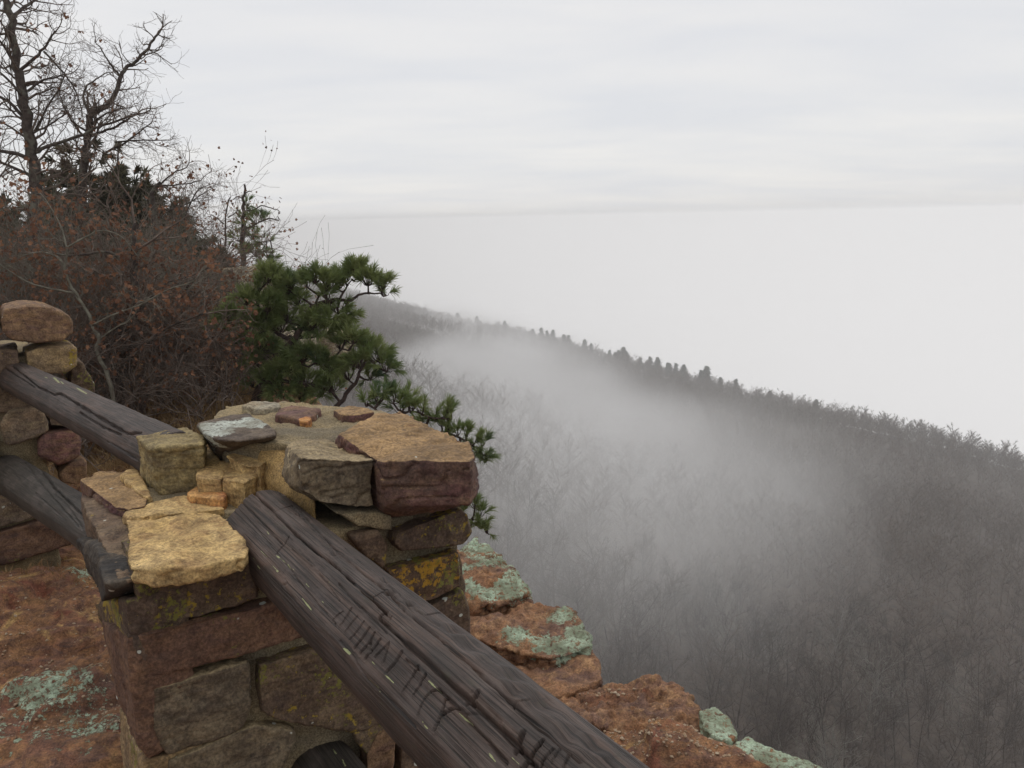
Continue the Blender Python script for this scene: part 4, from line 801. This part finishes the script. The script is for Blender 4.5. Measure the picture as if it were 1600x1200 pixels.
GRAV = simple('gravel_stone', (.30, .20, .12), (.42, .34, .25), 60, c3=(.14, .08, .05))
gravel()
# leaf litter on the shelf
LP = []
for i in range(2600):
    x = rng.uniform(-80, 430); Yq = rng.uniform(4.4, 9); p = aty(x, 620, Yq); p[2] = gz(p[0], p[1])+.015; LP.append(p)
tag(leaves('leaf_litter', LP, LEAFB, None, .06, 1, .01), kind='stuff')
# ------------------------------------------------------------------ forest on the bench
def bare_tree(h, seed, lod=0):
    global rng
    keep = rng; rng = np.random.default_rng(seed); tr = Tubes(); tw = Tubes()
    P = crook([0, 0, -.5], [rng.normal()*.05, rng.normal()*.05, 1], h, 8, .07, .06); tr.add(P, np.linspace(.10, .02, 9), 6)
    nl = int(rng.integers(13, 18))
    for i in range(nl):
        f = .24+.74*i/nl; q = f*8; a = min(7, int(q)); p = P[a]+(P[a+1]-P[a])*(q-a); az = rng.uniform(0, 6.28); el = rng.uniform(.5, 1.1); d = [math.cos(az), math.sin(az), el]
        ln = h*.38*(1.15-.6*f)*rng.uniform(.6, 1.2); L1 = crook(p, d, ln, 4, .16, .08); tr.add(L1, np.linspace(.045, .018, 5), 4)
        for j in range(6):
            k = rng.integers(1, 5); d2 = unit(unit(L1[k]-L1[k-1])+rvec()*.55+EZ*.25); L2 = crook(L1[k], d2, ln*.55*rng.uniform(.6, 1.1), 3, .2, .08); tw.add(L2, [.026, .018, .012, .008], 3)
            for m_ in range(7):
                k2 = rng.integers(1, 4); d3 = unit(unit(L2[k2]-L2[k2-1])+rvec()*.6+EZ*.2); L3 = crook(L2[k2], d3, ln*.28*rng.uniform(.6, 1.2), 2, .2, .05); tw.add(L3, [.013, .010, .006], 3)
    rng = keep; return tr, tw
def lod_tree(h, seed, nt=16, wk=1.0, f0=.3):
    r = np.random.default_rng(seed); V = []; Fc = []
    def tri(p, q, w_):
        s = np.cross(q-p, r.normal(size=3)); s = s/(np.linalg.norm(s)+1e-9)*w_; k = len(V); V.extend([p-s, p+s, q]); Fc.append((k, k+1, k+2))
    top = np.array([r.normal()*.4, r.normal()*.4, h]); tri(np.array([0, 0, -.5]), top, .08)
    for i in range(16):
        f = f0+(.95-f0)*i/16; p = top*f; az = r.uniform(0, 6.28); ln = h*.38*(1.15-.6*f)*r.uniform(.7, 1.2); q = p+unit([math.cos(az), math.sin(az), r.uniform(.6, 1.4)])*ln; tri(p, q, .05)
        for j in range(nt):
            g_ = r.uniform(.25, 1); a = p+(q-p)*g_; e = a+unit((q-p)/ln+r.normal(size=3)*.6+EZ*.3)*ln*.5*r.uniform(.4, 1.1); tri(a, e, .032*wk)
    return np.array(V), np.array(Fc)
pos = []
gs = 4.2
for x in np.arange(-420, 330, gs):
    for y in np.arange(8, 1500, gs):
        pos.append((x+rng.uniform(-.48, .48)*gs, y+rng.uniform(-.48, .48)*gs))
pos = np.array(pos); hh, ss, cc = far_h(pos[:, 0], pos[:, 1])
Q = np.stack([pos[:, 0], pos[:, 1], hh+8], 1)-CAM; dep = Q@CF; sx_ = 800+F*(Q@CR)/dep; sy_ = 600-F*(Q@CU)/dep
ok = (ss > 5) & (cc < 3) & (dep > 8) & (sx_ > 480-60) & (sx_ < 1720) & (sy_ < 1500) & (sy_ > 200)
pos = pos[ok]; hh = hh[ok]; cc = cc[ok]; dist = np.linalg.norm(Q[ok], axis=1); far_keep = rng.random(len(pos)) < np.where(dist > 500, .6, 1.); pos = pos[far_keep]; hh = hh[far_keep]; cc = cc[far_keep]; dist = dist[far_keep]
nc = (cc > -18) & (cc < 4); k_ = int(nc.sum()); ex = pos[nc]+rng.uniform(-3, 3, (k_, 2)); eh, es_, ec = far_h(ex[:, 0], ex[:, 1]); pos = np.vstack([pos, ex]); hh = np.concatenate([hh, eh]); cc = np.concatenate([cc, ec]); dist = np.concatenate([dist, np.hypot(ex[:, 0], ex[:, 1])])
order = np.argsort(dist); print('forest trees', len(pos), 'nearest', dist[order[:3]])
NI = 290
fp = []
for i in range(6):
    tr, tw = bare_tree(13., 500+i); a = tr.build('trunk', FTL if i == 5 else FTW); b_ = tw.build('crown', FTL if i == 5 else FTW); fp.append([a, b_, False])
for c_, i in enumerate(order[:NI]):
    k = int(rng.integers(0, 6)) if rng.random() < .75 else int(rng.integers(0, 5)); k = k if c_ > 5 else c_
    pale = k == 5
    r = empty('bare_tree', (pos[i, 0], pos[i, 1], hh[i]), 'pale barked leafless tree on the foggy slope below' if pale else 'grey brown leafless tree on the foggy slope below', 'tree', 'pale leafless trees of the slope' if pale else 'leafless trees of the slope')
    r.rotation_euler = (rng.normal()*.04, rng.normal()*.04, rng.uniform(0, 6.28)); s_ = rng.uniform(.5, .95); r.scale = (s_, s_, s_)
    for q in (0, 1):
        o = fp[k][q]
        if fp[k][2]: o = o.copy(); COL.objects.link(o)
        o.parent = r
    fp[k][2] = True
lods = [lod_tree(11.5, 900+i) for i in range(10)]; lodf = [lod_tree(11.5, 950+i, 6, 1.9) for i in range(10)]; lodc = [lod_tree(11.5, 980+i, 36, 1.7, .03) for i in range(10)]
VV = []; FF = []; nn_ = 0
for i in order[NI:]:
    V, Fc = (lodc if abs(cc[i]) < 22 and dist[i] < 1300 else lods if dist[i] < 260 else lodf)[int(rng.integers(0, 10))]; a = rng.uniform(0, 6.28); s_ = rng.uniform(.5, 1.05)*(rng.uniform(.5, 1.0) if abs(cc[i]) < 18 else 1); ca, sa = math.cos(a)*s_, math.sin(a)*s_
    V = V@np.array([[ca, sa, 0], [-sa, ca, 0], [0, 0, s_]])+np.array([pos[i, 0], pos[i, 1], hh[i]]); VV.append(V); FF.append(Fc+nn_); nn_ += len(V)
tag(mesh_np('distant_forest', np.vstack(VV), np.vstack(FF), FTW, smooth=False), kind='stuff')
# evergreen trees along the crest
def ridge_pine(h, seed):
    r = np.random.default_rng(seed); V = []; Fc = []
    for w_ in range(26):
        z = .16+.8*(w_/26)+r.uniform(0, .03); R0 = h*.40*(1-z)**.95*r.uniform(.5, 1.25)+.15
        for b_ in range(5):
            a = r.uniform(0, 6.28); Rb = R0*r.uniform(.4, 1.15); dz = r.uniform(-.15, .35)
            for q in range(16):
                g_ = r.uniform(.25, 1); p = np.array([math.cos(a)*Rb*g_, math.sin(a)*Rb*g_, h*z+dz*Rb*g_])+r.normal(size=3)*.22; d = unit([math.cos(a), math.sin(a), .5]); d = unit(d+r.normal(size=3)*.6); s = unit(np.cross(d, r.normal(size=3)))*.16; k = len(V)
                V.extend([p-s, p+s, p+d*.75]); Fc.append((k, k+1, k+2))
    return np.array(V), np.array(Fc)
rpp = []
for i in range(3):
    V, Fc = ridge_pine(13, 40+i); cr_o = mesh_np('crown', V, Fc, NEEDF, smooth=False); tb = Tubes(); tb.add([[0, 0, -.5], [0, 0, 6], [0, 0, 12]], [.2, .15, .05], 6); tk_o = tb.build('trunk', FTW); rpp.append([cr_o, tk_o, False])
def crest_at(px):
    best = None
    for a, b in zip(crest[:-1], crest[1:]):
        for f in np.linspace(0, 1, 60):
            p = a+(b-a)*f; q = np.array([p[0], p[1], CREST_Z+10])-CAM; dz = q@CF
            if dz > 5:
                x = 800+F*(q@CR)/dz
                if best is None or abs(x-px) < best[0]: best = (abs(x-px), p)
    return best[1]
rl = [(717, .95)]+[(x_, .7+.25*rng.random()) for x_ in (744, 752, 790, 798, 838, 843, 860, 866, 884, 889, 915, 921, 934, 951)]+[(964, .75), (972, .9), (979, 1.1), (985, .95), (1003, .7), (1020, .85), (1025, .95), (1031, .85), (1046, .8), (1052, .8), (1066, .85), (1071, .98), (1077, .85), (1103, .85), (1109, 1.08), (1114, .95), (1130, .75), (1154, .75), (1212, .7), (1275, .75)]
for j, (px, s_) in enumerate(rl):
    p = crest_at(px)+np.array([-2.5, -1.])+rng.normal(size=2)*2; h0 = far_h(p[:1], p[1:])[0][0]
    r = empty('ridge_pine', (p[0], p[1], h0), 'dark evergreen on the crest of the foggy ridge', 'tree', 'evergreens along the ridge crest'); r.rotation_euler = (0, 0, rng.uniform(0, 6.28)); s_ *= 1.05; r.scale = (s_*1.35, s_*1.35, s_*1.1)
    k = j % 3
    for q in (0, 1):
        o = rpp[k][q]
        if rpp[k][2]: o = o.copy(); COL.objects.link(o)
        o.parent = r
    rpp[k][2] = True
